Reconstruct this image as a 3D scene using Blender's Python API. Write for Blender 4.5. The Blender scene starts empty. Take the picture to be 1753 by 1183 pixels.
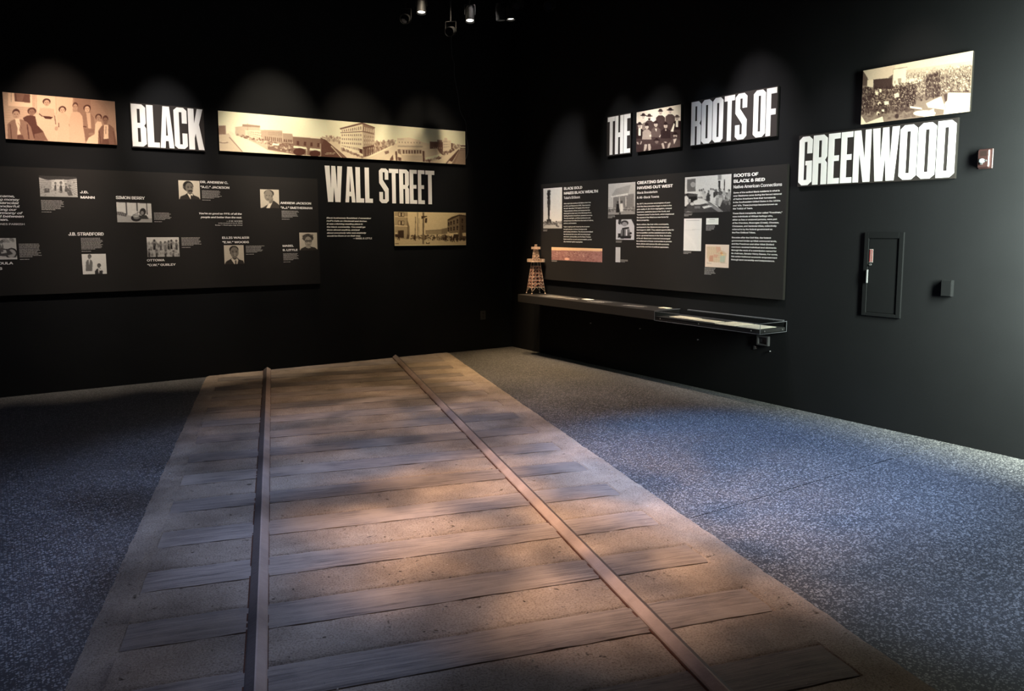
import bpy, bmesh, math, random
import numpy as np
from mathutils import Vector, Matrix

SC = bpy.context.scene
COL = SC.collection
random.seed(7)
RNG = np.random.RandomState(11)

# ------------------------------------------------------------ camera
cd = bpy.data.cameras.new('camera')
cam = bpy.data.objects.new('camera', cd)
COL.objects.link(cam)
R_ = Vector((0.81965, -0.572863, 0.000919))
U_ = Vector((0.061887, 0.090142, 0.994004))
F_ = Vector((0.569512, 0.814679, -0.109338))
cam.matrix_world = Matrix(((R_.x, U_.x, -F_.x, -5.51827), (R_.y, U_.y, -F_.y, -8.42419),
                           (R_.z, U_.z, -F_.z, 1.5), (0, 0, 0, 1)))
cd.sensor_width = 36.0
cd.lens = 1332.21 / 1753 * 36
cd.shift_x = -40.21 / 1753
cd.shift_y = -49.41 / 1753
cd.clip_start = 0.05
cd.clip_end = 60
SC.camera = cam

# ------------------------------------------------------------ view and world
SC.view_settings.view_transform = 'Standard'
SC.view_settings.look = 'None'
SC.view_settings.exposure = 0.0
SC.view_settings.gamma = 1.0
SC.view_settings.use_curve_mapping = False
W = bpy.data.worlds.new('world'); SC.world = W; W.use_nodes = True
W.node_tree.nodes['Background'].inputs[0].default_value = (0.35, 0.42, 0.6, 1)
W.node_tree.nodes['Background'].inputs[1].default_value = 0.02

# ------------------------------------------------------------ lights
def spot(name, loc, target, energy, color, angle, blend=0.7, radius=0.04, gobo=None, parent=None):
    l = bpy.data.lights.new(name, 'SPOT'); l.energy = energy; l.color = color
    l.spot_size = math.radians(angle); l.spot_blend = blend; l.shadow_soft_size = radius
    o = bpy.data.objects.new(name, l); COL.objects.link(o)
    o.location = loc
    o.rotation_euler = (Vector(target) - Vector(loc)).to_track_quat('-Z', 'Y').to_euler()
    if gobo:
        scale, lo, hi, floor_, seed = gobo
        l.use_nodes = True
        nt = l.node_tree; N = nt.nodes; em = [n for n in N if n.type == 'EMISSION'][0]
        tc = N.new('ShaderNodeTexCoord'); mp = N.new('ShaderNodeMapping')
        mp.inputs['Location'].default_value = (seed, seed * .7, 0)
        sx = N.new('ShaderNodeSeparateXYZ'); nt.links.new(tc.outputs['Normal'], sx.inputs[0])
        dv = N.new('ShaderNodeVectorMath'); dv.operation = 'DIVIDE'
        cb = N.new('ShaderNodeCombineXYZ')
        for i in range(3): nt.links.new(sx.outputs[2], cb.inputs[i])
        nt.links.new(tc.outputs['Normal'], dv.inputs[0]); nt.links.new(cb.outputs[0], dv.inputs[1])
        nt.links.new(dv.outputs[0], mp.inputs[0])
        nz = N.new('ShaderNodeTexNoise'); nz.inputs['Scale'].default_value = scale
        nz.inputs['Detail'].default_value = 2.0
        nt.links.new(mp.outputs[0], nz.inputs['Vector'])
        mr = N.new('ShaderNodeMapRange'); mr.interpolation_type = 'SMOOTHSTEP'
        mr.inputs['From Min'].default_value = lo; mr.inputs['From Max'].default_value = hi
        mr.inputs['To Min'].default_value = floor_; mr.inputs['To Max'].default_value = 1
        nt.links.new(nz.outputs['Fac'], mr.inputs['Value'])
        nt.links.new(mr.outputs[0], em.inputs['Strength'])
    if parent: o.parent = parent
    return o
def area(name, loc, target, energy, color, sx, sy, spread=180):
    l = bpy.data.lights.new(name, 'AREA'); l.energy = energy; l.color = color
    l.shape = 'RECTANGLE'; l.size = sx; l.size_y = sy; l.spread = math.radians(spread)
    o = bpy.data.objects.new(name, l); COL.objects.link(o); o.location = loc
    o.rotation_euler = (Vector(target) - Vector(loc)).to_track_quat('-Z', 'Y').to_euler()
    return o

WARM = (1.0, 0.83, 0.60); WARM2 = (1.0, 0.68, 0.36); PINK = (1.0, 0.66, 0.46)
WHITE = (1.0, 0.95, 0.86); BLUE = (0.35, 0.50, 1.0); BLUE2 = (0.42, 0.56, 1.0); MAUVE = (0.95, 0.86, 0.98)
# every lamp: name, lens position, aim, power, colour, cone, blend, gobo
LAMPS = [
    # wall with the panorama
    ('A', (-4.95, -1.30, 4.10), (-4.93, 0, 2.45), 290, (1.0, .76, .58), 27, 1, None, 'group portrait of eight'),
    ('A', (-4.05, -1.30, 4.10), (-4.02, 0, 2.47), 260, (1.0, .92, .84), 24, 1, None, 'letters BLACK'),
    ('A', (-3.00, -1.30, 4.10), (-2.98, 0, 2.45), 330, (1.0, .87, .66), 36, 1, None, 'left half of the panorama'),
    ('A', (-2.30, -1.30, 4.12), (-2.05, 0, 2.38), 190, WARM, 34, 1, None, 'hotel in the panorama'),
    ('V', (-1.80, -1.09, 3.70), (-2.25, -1.75, 0), 80, WARM2, 62, 1, None, ''),
    ('V', (-1.24, -1.10, 3.70), (-1.75, -2.0, 0), 70, WARM2, 62, 1, None, ''),
    ('A', (-4.30, -1.60, 4.15), (-4.35, 0, 1.60), 330, (1.0, .85, .68), 38, 1, None, 'middle of the long panel'),
    ('A', (-5.30, -1.60, 4.15), (-5.2, 0, 1.60), 230, (1.0, .88, .76), 38, 1, None, 'left end of the long panel'),
    ('A', (-3.30, -1.60, 4.15), (-3.3, 0, 1.62), 270, (1.0, .85, .70), 38, 1, None, 'right end of the long panel'),
    # wall with the display shelf
    ('V', (-1.00, -1.32, 3.70), (-.60, -1.10, 0), 260, WARM2, 46, 1, None, ''),
    ('V', (-0.717, -1.079, 3.80), (-.65, -1.35, 0), 300, WARM2, 46, 1, None, ''),
    ('A', (-1.25, -2.60, 4.00), (0, -2.72, 2.45), 125, (1.0, .93, .84), 24, 1, None, 'portrait of eleven men'),
    ('A', (-1.25, -3.50, 4.00), (0, -3.92, 2.46), 230, (1.0, .90, .88), 29, 1, None, 'end of the letters ROOTS OF'),
    ('A', (-1.20, -3.05, 4.05), (0, -3.36, 2.45), 48, (.74, .82, 1.0), 20, 1, None, 'middle of the letters ROOTS OF'),
    ('A', (-1.25, -4.50, 4.00), (0, -4.66, 2.02), 98, (1.0, .90, .94), 27, 1, None, 'left half of the letters GREENWOOD'),
    ('A', (-1.20, -5.00, 4.05), (0, -5.45, 1.95), 75, (.55, .66, 1.0), 22, 1, None, 'right half of the letters GREENWOOD'),
    ('A', (-1.25, -5.20, 4.00), (0, -5.3, 2.45), 100, (1.0, .80, .66), 28, 1, None, 'crowd photograph'),
    ('A', (-1.35, -1.20, 4.10), (0, -1.25, 1.65), 330, (1.0, .93, .86), 40, 1, None, 'far end of the text panel'),
    ('A', (-1.35, -2.50, 4.10), (0, -2.5, 1.62), 360, (.98, .95, .92), 40, 1, None, 'middle of the text panel'),
    ('A', (-1.35, -3.80, 4.10), (0, -3.7, 1.58), 360, (.97, .95, .94), 40, 1, None, 'near end of the text panel'),
    ('A', (-1.25, -2.05, 4.05), (0, -2.10, 2.46), 120, WHITE, 22, 1, None, 'letters THE'),
    ('A', (-1.45, -1.35, 4.13), (-1.15, 0, 2.35), 170, WARM, 34, 1, None, 'right end of the panorama'),
    ('A', (-1.90, -1.50, 4.15), (-1.70, 0, 1.86), 180, WARM, 38, 1, None, 'letters WALL STREET'),
    ('A', (-1.30, -.75, 4.13), (-.22, -.85, .50), 420, WARM2, 28, 1, None, 'derrick model'),
    ('A', (-1.30, -4.10, 4.15), (-.25, -3.70, .7), 110, WARM, 24, 1, None, 'pages in the clear case'),
    ('A', (-1.38, -2.90, 4.15), (-.50, -2.40, 0), 520, (1.0, .70, .42), 50, 1, None, 'middle of the display shelf'),
]
# floor washes, well above the frame
spot('floor_wash_warm', (-4.3, -5.3, 3.5), (-3.05, -5.20, 0), 1180, (1.0, .62, .38), 52, 1, .07, (6, .40, .56, .28, 2.9))
spot('floor_wash_low_warm', (-3.8, -6.8, 5.2), (-3.9, -6.3, 0), 55, (1.0, .66, .46), 60, 1, .10, (4.5, .38, .56, .3, 6.2))
spot('floor_wash_far_warm', (-2.2, -3.2, 5.2), (-2.5, -2.7, 0), 540, (1.0, .70, .56), 46, 1, .07, (11, .42, .56, .2, 8.2))
for _x, _e in ((-5.9, 110), (-4.9, 140), (-3.9, 240), (-3.1, 260), (-2.3, 240), (-1.5, 150)):
    spot('wall_foot_wash', (_x, -.33, 4.4), (_x, -.10, 0), _e, (1.0, .78, .55), 17, 1, .05)
spot('floor_wash_blue_track', (-4.0, -4.2, 5.2), (-3.9, -4.3, 0), 1000, (.46, .60, 1.0), 58, 1, .15, (7.0, .38, .60, .35, 5.1))
spot('floor_wash_blue_right', (-1.75, -4.9, 5.0), (-1.50, -5.15, 0), 1900, (.36, .56, 1.0), 38, .7, .12, None)
spot('floor_wash_blue_near_right', (-1.75, -6.9, 5.0), (-1.45, -6.55, 0), 1050, (.50, .66, 1.0), 38, .7, .12, None)
spot('floor_wash_blue_far_right', (-2.2, -3.2, 5.0), (-1.45, -3.6, 0), 170, (.40, .52, 1.0), 44, .9, .12, None)
spot('floor_wash_blue_left', (-5.8, -3.2, 5.2), (-6.2, -2.2, 0), 50, BLUE2, 80, 1, .15)
area('added_wall_glow', (-.75, -7.60, 2.0), (0, -7.30, 1.85), 1050, (.88, 1.0, .86), .5, 1.8, 125)  # unseen area lamp added in mid-air for the glow on the right wall

# ------------------------------------------------------------ tagging and mesh helpers
def tag(o, label=None, cat=None, group=None, kind=None):
    if label: o['label'] = label
    if cat: o['category'] = cat
    if group: o['group'] = group
    if kind: o['kind'] = kind
    return o
def empty(name, loc=(0, 0, 0), mat=None, parent=None):
    o = bpy.data.objects.new(name, None); COL.objects.link(o); o.empty_display_size = .1
    if mat is not None: o.matrix_world = mat
    else: o.location = loc
    if parent: o.parent = parent
    return o
def obj(name, me, m, parent=None):
    o = bpy.data.objects.new(name, me); COL.objects.link(o)
    if m is not None:
        me.materials.clear(); me.materials.append(m)
    if parent: o.parent = parent
    return o
def bm_obj(name, bm, m, parent=None, smooth=False):
    me = bpy.data.meshes.new(name); bm.normal_update(); bm.to_mesh(me); bm.free()
    if smooth: me.polygons.foreach_set('use_smooth', [True] * len(me.polygons))
    return obj(name, me, m, parent)
def add_box(bm, a, b, bev=0.0, M=None):
    a, b = [min(p) for p in zip(a, b)], [max(p) for p in zip(a, b)]
    vs = [bm.verts.new((x, y, z)) for x in (a[0], b[0]) for y in (a[1], b[1]) for z in (a[2], b[2])]
    fs = [bm.faces.new([vs[i] for i in f]) for f in ((0, 1, 3, 2), (4, 6, 7, 5), (0, 4, 5, 1), (2, 3, 7, 6), (0, 2, 6, 4), (1, 5, 7, 3))]
    if bev > 0:
        es = list({e for f in fs for e in f.edges})
        r = bmesh.ops.bevel(bm, geom=es, offset=bev, segments=1, affect='EDGES')
        vs = list({v for f in r['faces'] for v in f.verts} | {v for v in vs if v.is_valid})
    if M is not None: bmesh.ops.transform(bm, matrix=M, verts=[v for v in vs if v.is_valid])
    return vs
def add_tube(bm, p0, p1, r0, r1=None, seg=10, caps=True):
    r1 = r0 if r1 is None else r1
    p0, p1 = Vector(p0), Vector(p1); d = (p1 - p0)
    q = d.to_track_quat('Z', 'Y')
    A = [bm.verts.new(p0 + q @ Vector((math.cos(2 * math.pi * i / seg) * r0, math.sin(2 * math.pi * i / seg) * r0, 0))) for i in range(seg)]
    B = [bm.verts.new(p1 + q @ Vector((math.cos(2 * math.pi * i / seg) * r1, math.sin(2 * math.pi * i / seg) * r1, 0))) for i in range(seg)]
    for i in range(seg): bm.faces.new((A[i], A[(i + 1) % seg], B[(i + 1) % seg], B[i]))
    if caps:
        bm.faces.new(A[::-1]); bm.faces.new(B)
def add_ball(bm, c, r, seg=10, sc=(1, 1, 1)):
    g = bmesh.ops.create_uvsphere(bm, u_segments=seg, v_segments=max(5, seg // 2), radius=r)
    for v in g['verts']: v.co = Vector((v.co.x * sc[0], v.co.y * sc[1], v.co.z * sc[2])) + Vector(c)
def box_obj(name, a, b, m, parent=None, bev=0.0):
    bm = bmesh.new(); add_box(bm, a, b, bev); return bm_obj(name, bm, m, parent)
def frameA(s, z, t=0.0):   # wall with the panorama (plane y = 0): x along the wall, y up, z out of the wall
    return Matrix(((1, 0, 0, s), (0, 0, -1, -t), (0, 1, 0, z), (0, 0, 0, 1)))
def frameB(s, z, t=0.0):   # wall with the shelf (plane x = 0)
    return Matrix(((0, 0, -1, -t), (-1, 0, 0, -s), (0, 1, 0, z), (0, 0, 0, 1)))

# ------------------------------------------------------------ materials
def srgb(c):
    c = np.asarray(c, float) / 255.0
    return np.where(c <= .04045, c / 12.92, ((c + .055) / 1.055) ** 2.4)
def newmat(name):
    m = bpy.data.materials.new(name); m.use_nodes = True
    return m, m.node_tree, m.node_tree.nodes['Principled BSDF']
def pmat(name, col, rough=.7, metal=0.0, spec=.3, noise=0.0, nscale=30.0, bump=0.0, bscale=60.0):
    m, nt, b = newmat(name); N = nt.nodes; L = nt.links
    b.inputs['Roughness'].default_value = rough; b.inputs['Metallic'].default_value = metal
    b.inputs['Specular IOR Level'].default_value = spec
    b.inputs['Base Color'].default_value = (*col, 1)
    tc = N.new('ShaderNodeTexCoord')
    nz = N.new('ShaderNodeTexNoise'); nz.inputs['Scale'].default_value = nscale; nz.inputs['Detail'].default_value = 4
    L.new(tc.outputs['Object'], nz.inputs['Vector'])
    mx = N.new('ShaderNodeMix'); mx.data_type = 'RGBA'
    mx.inputs[6].default_value = (*[c * (1 - noise) for c in col], 1)
    mx.inputs[7].default_value = (*[min(1, c * (1 + noise)) for c in col], 1)
    L.new(nz.outputs['Fac'], mx.inputs[0]); L.new(mx.outputs[2], b.inputs['Base Color'])
    if bump > 0:
        n2 = N.new('ShaderNodeTexNoise'); n2.inputs['Scale'].default_value = bscale; n2.inputs['Detail'].default_value = 6
        L.new(tc.outputs['Object'], n2.inputs['Vector'])
        bp = N.new('ShaderNodeBump'); bp.inputs['Strength'].default_value = 1; bp.inputs['Distance'].default_value = bump
        L.new(n2.outputs['Fac'], bp.inputs['Height']); L.new(bp.outputs[0], b.inputs['Normal'])
    return m
M_WALL = pmat('wall_paint', (.0082, .0086, .0097), .8, 0, .10, .15, 3, .0006, 220)
M_CEIL = pmat('ceiling_paint', (.006, .006, .007), .9, 0, .1, .1, 3)
M_PANEL = pmat('panel_print_black', (.0185, .0170, .0165), .75, 0, .15, .06, 6)
M_TITLE = pmat('title_board_black', (.030, .025, .024), .7, 0, .2, .06, 6)
M_EDGE = pmat('panel_edge', (.012, .011, .010), .8, 0, .1, .1, 30)
M_INK = pmat('white_print', (.80, .79, .77), .75, 0, .1, .02, 20)
M_LETTER = pmat('white_letter', (.86, .85, .84), .6, 0, .2, .02, 8)
M_METAL = pmat('black_metal', (.006, .006, .0065), .6, .0, .15, .1, 40)
M_SHELF = pmat('shelf_laminate', (.020, .019, .019), .55, 0, .35, .1, 20)
M_PAPER = pmat('aged_paper', (.80, .72, .56), .85, 0, .1, .08, 14)
M_PAPERW = pmat('white_card', (.78, .77, .73), .85, 0, .1, .03, 14)
M_RED = pmat('red_plate', (.20, .022, .022), .5, 0, .4, .1, 20)
M_CHROME = pmat('brushed_metal', (.42, .42, .44), .35, .9, .5, .1, 60)
M_COPPER = pmat('copper_rod', (.88, .68, .55), .42, .25, .5, .15, 60)
M_REDROD = pmat('red_lacquered_rod', (.50, .17, .13), .5, .2, .4, .15, 60)
M_PLASTIC = pmat('black_plastic', (.022, .022, .024), .45, 0, .4, .05, 40)
M_GREYP = pmat('grey_plastic', (.045, .045, .048), .5, 0, .4, .05, 40)
M_CAB = pmat('cabinet_paint', (.0066, .0070, .0078), .8, 0, .10, .05, 40)
M_WIRE = pmat('grey_wire', (.16, .16, .17), .5, 0, .3, .05, 40)

def print_mat(name, spec=.12, rough=.7):
    m, nt, b = newmat(name)
    a = nt.nodes.new('ShaderNodeVertexColor'); a.layer_name = 'ink'
    nt.links.new(a.outputs['Color'], b.inputs['Base Color'])
    b.inputs['Roughness'].default_value = rough; b.inputs['Specular IOR Level'].default_value = spec
    return m
M_PRINT = print_mat('photographic_print')

def terrazzo():
    m, nt, b = newmat('terrazzo'); N = nt.nodes; L = nt.links
    tc = N.new('ShaderNodeTexCoord')
    nz = N.new('ShaderNodeTexNoise'); nz.inputs['Scale'].default_value = 90; nz.inputs['Detail'].default_value = 2
    L.new(tc.outputs['Object'], nz.inputs['Vector'])
    vm = N.new('ShaderNodeVectorMath'); vm.operation = 'MULTIPLY_ADD'
    vm.inputs[1].default_value = (.010, .010, .010)
    L.new(nz.outputs['Color'], vm.inputs[0]); L.new(tc.outputs['Object'], vm.inputs[2])
    def layer(scale, rad, dens, off):
        mp = N.new('ShaderNodeMapping'); mp.inputs['Location'].default_value = (off, off * 2, 0)
        L.new(vm.outputs[0], mp.inputs[0])
        v = N.new('ShaderNodeTexVoronoi'); v.voronoi_dimensions = '2D'; v.inputs['Scale'].default_value = scale
        L.new(mp.outputs[0], v.inputs['Vector'])
        r = N.new('ShaderNodeMapRange'); r.inputs['From Min'].default_value = rad; r.inputs['From Max'].default_value = rad - .06
        L.new(v.outputs['Distance'], r.inputs['Value'])
        sp = N.new('ShaderNodeSeparateColor'); L.new(v.outputs['Color'], sp.inputs[0])
        gt = N.new('ShaderNodeMath'); gt.operation = 'LESS_THAN'; gt.inputs[1].default_value = dens
        L.new(sp.outputs[0], gt.inputs[0])
        mu = N.new('ShaderNodeMath'); mu.operation = 'MULTIPLY'; mu.use_clamp = True
        L.new(r.outputs[0], mu.inputs[0]); L.new(gt.outputs[0], mu.inputs[1])
        m2 = N.new('ShaderNodeMath'); m2.operation = 'MULTIPLY'
        r2 = N.new('ShaderNodeMapRange'); r2.inputs['To Min'].default_value = .35; r2.inputs['To Max'].default_value = 1.0
        L.new(sp.outputs[1], r2.inputs['Value']); L.new(mu.outputs[0], m2.inputs[0]); L.new(r2.outputs[0], m2.inputs[1])
        return m2
    a = layer(70, .40, .34, 0.0); c = layer(125, .38, .42, 3.1)
    mx = N.new('ShaderNodeMath'); mx.operation = 'MAXIMUM'; L.new(a.outputs[0], mx.inputs[0]); L.new(c.outputs[0], mx.inputs[1])
    big = N.new('ShaderNodeTexNoise'); big.inputs['Scale'].default_value = 1.3; big.inputs['Detail'].default_value = 3
    L.new(tc.outputs['Object'], big.inputs['Vector'])
    mix = N.new('ShaderNodeMix'); mix.data_type = 'RGBA'
    mix.inputs[6].default_value = (.050, .050, .054, 1); mix.inputs[7].default_value = (.31, .305, .30, 1)
    L.new(mx.outputs[0], mix.inputs[0]); L.new(mix.outputs[2], b.inputs['Base Color'])
    rr = N.new('ShaderNodeMapRange'); rr.inputs['To Min'].default_value = .34; rr.inputs['To Max'].default_value = .55
    L.new(big.outputs['Fac'], rr.inputs['Value']); L.new(rr.outputs[0], b.inputs['Roughness'])
    b.inputs['Specular IOR Level'].default_value = .35
    return m
M_FLOOR = terrazzo()

def sand():
    m, nt, b = newmat('compacted_sand'); N = nt.nodes; L = nt.links
    tc = N.new('ShaderNodeTexCoord')
    n1 = N.new('ShaderNodeTexNoise'); n1.inputs['Scale'].default_value = 2.2; n1.inputs['Detail'].default_value = 7; n1.inputs['Roughness'].default_value = .65
    n2 = N.new('ShaderNodeTexNoise'); n2.inputs['Scale'].default_value = 120; n2.inputs['Detail'].default_value = 5; n2.inputs['Roughness'].default_value = .7
    v = N.new('ShaderNodeTexNoise'); v.inputs['Scale'].default_value = 34; v.inputs['Detail'].default_value = 6; v.inputs['Roughness'].default_value = .75
    for n in (n1, n2, v): L.new(tc.outputs['Object'], n.inputs['Vector'])
    cr = N.new('ShaderNodeValToRGB'); L.new(n1.outputs['Fac'], cr.inputs[0])
    e = cr.color_ramp.elements; e[0].position = .3; e[0].color = (.25, .20, .16, 1); e[1].position = .68; e[1].color = (.52, .43, .35, 1)
    mx = N.new('ShaderNodeMix'); mx.data_type = 'RGBA'; mx.blend_type = 'MULTIPLY'; mx.inputs[0].default_value = 1
    c2 = N.new('ShaderNodeValToRGB'); L.new(n2.outputs['Fac'], c2.inputs[0])
    e = c2.color_ramp.elements; e[0].position = .33; e[0].color = (.50, .47, .45, 1); e[1].position = .54; e[1].color = (1, 1, 1, 1)
    L.new(cr.outputs[0], mx.inputs[6]); L.new(c2.outputs[0], mx.inputs[7]); L.new(mx.outputs[2], b.inputs['Base Color'])
    b.inputs['Roughness'].default_value = .85; b.inputs['Specular IOR Level'].default_value = .2
    ad = N.new('ShaderNodeMath'); ad.operation = 'MULTIPLY_ADD'; ad.inputs[1].default_value = .5
    pit = N.new('ShaderNodeMapRange'); pit.inputs['From Min'].default_value = .29; pit.inputs['From Max'].default_value = .375
    pit.inputs['To Min'].default_value = -1.1; pit.inputs['To Max'].default_value = 0
    L.new(v.outputs['Fac'], pit.inputs['Value'])
    L.new(n2.outputs['Fac'], ad.inputs[0]); L.new(pit.outputs[0], ad.inputs[2])
    bp = N.new('ShaderNodeBump'); bp.inputs['Strength'].default_value = 1; bp.inputs['Distance'].default_value = .020
    L.new(ad.outputs[0], bp.inputs['Height']); L.new(bp.outputs[0], b.inputs['Normal'])
    return m
M_SAND = sand()

def wood():
    m, nt, b = newmat('weathered_tie_wood'); N = nt.nodes; L = nt.links
    tc = N.new('ShaderNodeTexCoord'); oi = N.new('ShaderNodeObjectInfo')
    mp = N.new('ShaderNodeMapping'); mp.inputs['Scale'].default_value = (2.0, 44, 24)
    va = N.new('ShaderNodeVectorMath'); va.operation = 'ADD'
    L.new(tc.outputs['Object'], va.inputs[0])
    cx = N.new('ShaderNodeCombineXYZ')
    mm = N.new('ShaderNodeMath'); mm.operation = 'MULTIPLY'; mm.inputs[1].default_value = 40
    L.new(oi.outputs['Random'], mm.inputs[0]); L.new(mm.outputs[0], cx.inputs[0]); L.new(mm.outputs[0], cx.inputs[1])
    L.new(cx.outputs[0], va.inputs[1]); L.new(va.outputs[0], mp.inputs[0])
    n1 = N.new('ShaderNodeTexNoise'); n1.inputs['Scale'].default_value = 1.6; n1.inputs['Detail'].default_value = 10; n1.inputs['Roughness'].default_value = .75; n1.inputs['Distortion'].default_value = .9
    L.new(mp.outputs[0], n1.inputs['Vector'])
    n3 = N.new('ShaderNodeTexNoise'); n3.inputs['Scale'].default_value = 3.0; n3.inputs['Detail'].default_value = 4
    L.new(va.outputs[0], n3.inputs['Vector'])
    cr = N.new('ShaderNodeValToRGB'); L.new(n1.outputs['Fac'], cr.inputs[0])
    e = cr.color_ramp.elements; e[0].position = .32; e[0].color = (.055, .048, .048, 1); e[1].position = .66; e[1].color = (.35, .295, .255, 1)
    k = cr.color_ramp.elements.new(.46); k.color = (.215, .18, .16, 1)
    mx = N.new('ShaderNodeMix'); mx.data_type = 'RGBA'; mx.inputs[7].default_value = (.38, .315, .262, 1)
    mr = N.new('ShaderNodeMapRange'); mr.inputs['From Min'].default_value = .48; mr.inputs['From Max'].default_value = .68; mr.inputs['To Max'].default_value = .75
    L.new(n3.outputs['Fac'], mr.inputs['Value']); L.new(mr.outputs[0], mx.inputs[0]); L.new(cr.outputs[0], mx.inputs[6])
    hs = N.new('ShaderNodeHueSaturation'); rv = N.new('ShaderNodeMapRange'); rv.inputs['To Min'].default_value = .74; rv.inputs['To Max'].default_value = 1.10
    L.new(oi.outputs['Random'], rv.inputs['Value']); L.new(rv.outputs[0], hs.inputs['Value']); L.new(mx.outputs[2], hs.inputs['Color'])
    L.new(hs.outputs[0], b.inputs['Base Color'])
    b.inputs['Roughness'].default_value = .72; b.inputs['Specular IOR Level'].default_value = .25
    bp = N.new('ShaderNodeBump'); bp.inputs['Distance'].default_value = .006; bp.inputs['Strength'].default_value = .9
    L.new(n1.outputs['Fac'], bp.inputs['Height']); L.new(bp.outputs[0], b.inputs['Normal'])
    return m
M_TIE = wood()
M_RAIL = pmat('brown_rail_steel', (.36, .28, .24), .5, .05, .45, .35, 9, .002, 60)
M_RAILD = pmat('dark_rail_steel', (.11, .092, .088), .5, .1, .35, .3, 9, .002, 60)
M_RUST = pmat('rust', (.075, .030, .018), .8, .1, .2, .4, 20, .003, 80)

# ------------------------------------------------------------ room shell
XL, YF, HC = -11.0, -13.0, 5.6
def struct(name, a, b, m):
    return tag(box_obj(name, a, b, m), kind='structure')
def floor_mesh():
    bm = bmesh.new()
    j, w = -5.655, .0025
    add_box(bm, (XL, j + w, -.2), (0, 0, 0)); add_box(bm, (XL, YF, -.2), (0, j - w, 0)); add_box(bm, (XL, j - w, -.2), (0, j + w, -.006))
    return bm
tag(bm_obj('floor', floor_mesh(), M_FLOOR), kind='structure')
struct('ceiling', (XL, YF, HC), (0, 0, HC + .2), M_CEIL)
struct('wall_left', (XL, 0, 0), (.2, .2, HC), M_WALL)
struct('wall_right', (0, YF, 0), (.2, 0, HC), M_WALL)
struct('wall_far_left', (XL - .2, YF, 0), (XL, .2, HC), M_WALL)
struct('wall_rear', (XL, YF - .2, 0), (.2, YF, HC), M_WALL)

# ------------------------------------------------------------ railway track set in the floor
d2 = Vector((-.2818, -.9595, 0)); n2 = Vector((.9595, -.2818, 0))
TM = Matrix(((n2.x, d2.x * -1, 0, -2.385), (n2.y, d2.y * -1, 0, 0), (0, 0, 1, 0), (0, 0, 0, 1)))
# local x = across the track (to the right), local y = towards the wall (so y = -t)
track = empty('railway_track', mat=TM)
tag(track, 'rusty two-rail track on weathered ties set in sand, running to the left wall', 'railway track')
TIES = [0.045 + .4793 * k for k in range(21)]
TW, TL = .205, 1.198
NB0, NB1, TEND = -1.345, 1.40, 10.3
def wall_t(n):      # where the wall plane cuts a line of constant n
    return (n * n2.y) / (-d2.y)          # y = t*d2.y + n*n2.y = 0
def bed_mesh():
    rs = np.random.RandomState(5)
    tl = set(np.round(np.arange(0.0, TEND, .04), 4))
    for t0 in TIES:
        for e in (t0 - .009, t0 - .006, t0 + TW + .006, t0 + TW + .009): tl.add(round(e, 4))
    tl = np.array(sorted(tl))
    nl = set(np.round(np.linspace(NB0, NB1, 60), 4))
    for e in (TL + .008, TL + .005): nl.add(e); nl.add(-e)
    nl = np.array(sorted(nl))
    Nn, Tt = np.meshgrid(nl, tl, indexing='ij')
    tw = (Nn * n2.y) / (-d2.y)      # sheared start so the bed ends on the wall
    low = np.zeros_like(Nn, bool)
    for t0 in TIES: low |= (Tt > t0 - .0075) & (Tt < t0 + TW + .0075) & (np.abs(Nn) < TL + .0065)
    Z = .009 + rs.normal(0, .0011, Nn.shape)
    edge = np.minimum(Nn - NB0, NB1 - Nn)
    wob = .003 * np.sin(Tt * 9) + .003 * np.sin(Tt * 23 + 1) + rs.normal(0, .0015, Nn.shape)
    Z = np.where(edge < .001, -.004, Z)
    Z = np.where(low, .001, Z)
    Nx = Nn + np.where(edge < .001, wob * np.sign(Nn), 0)
    Ty = np.maximum(Tt, -Nn * (n2.y / d2.y) * -1 * -1)   # placeholder, replaced below
    tmin = -Nn * n2.y / d2.y
    Ty = np.maximum(Tt, tmin + .002)
    # rows above the wall on the left side of the track (tmin < 0): shift the first row out to the wall
    Ty[:, 0] = tmin[:, 0] + .002
    Z = np.where((Tt < tmin) & low, .009, Z)
    I, J = Nn.shape
    V = np.stack([Nx, -Ty, Z], -1).reshape(-1, 3)
    idx = np.arange(I * J).reshape(I, J)
    F = np.stack([idx[:-1, :-1], idx[:-1, 1:], idx[1:, 1:], idx[1:, :-1]], -1).reshape(-1, 4)[:, ::-1]
    me = bpy.data.meshes.new('sand_bed'); me.from_pydata(V.tolist(), [], F.tolist()); me.update()
    me.polygons.foreach_set('use_smooth', [True] * len(me.polygons))
    return me
obj('sand_bed', bed_mesh(), M_SAND, track)
def tie_mesh(seed):
    rs = random.Random(seed)
    bm = bmesh.new()
    nx = 24; rows = [0, .02, .07, .12, .17, .185, TW]
    g = []
    for i in range(nx + 1):
        x = -TL + 2 * TL * i / nx
        col = []
        for k, y in enumerate(rows):
            z = .0115 + rs.uniform(-.0012, .0012)
            yy = y
            if k in (0, len(rows) - 1): z -= .003; yy += rs.uniform(-.003, .003)
            if i in (0, nx): z -= .003
            xx = x + (rs.uniform(-.003, .003) if i in (0, nx) else 0)
            col.append(bm.verts.new((xx, -yy, z)))
        g.append(col)
    for i in range(nx):
        for k in range(len(rows) - 1):
            bm.faces.new((g[i][k], g[i][k + 1], g[i + 1][k + 1], g[i + 1][k]))
    be = [e for e in bm.edges if len(e.link_faces) == 1]
    r = bmesh.ops.extrude_edge_only(bm, edges=be)
    for v in r['geom']:
        if isinstance(v, bmesh.types.BMVert): v.co.z = -.01
    bmesh.ops.recalc_face_normals(bm, faces=bm.faces)
    return bm
tms = []
for k in range(4):
    bm = tie_mesh(k); me = bpy.data.meshes.new('tie'); bm.to_mesh(me); bm.free(); me.materials.append(M_TIE); tms.append(me)
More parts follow.
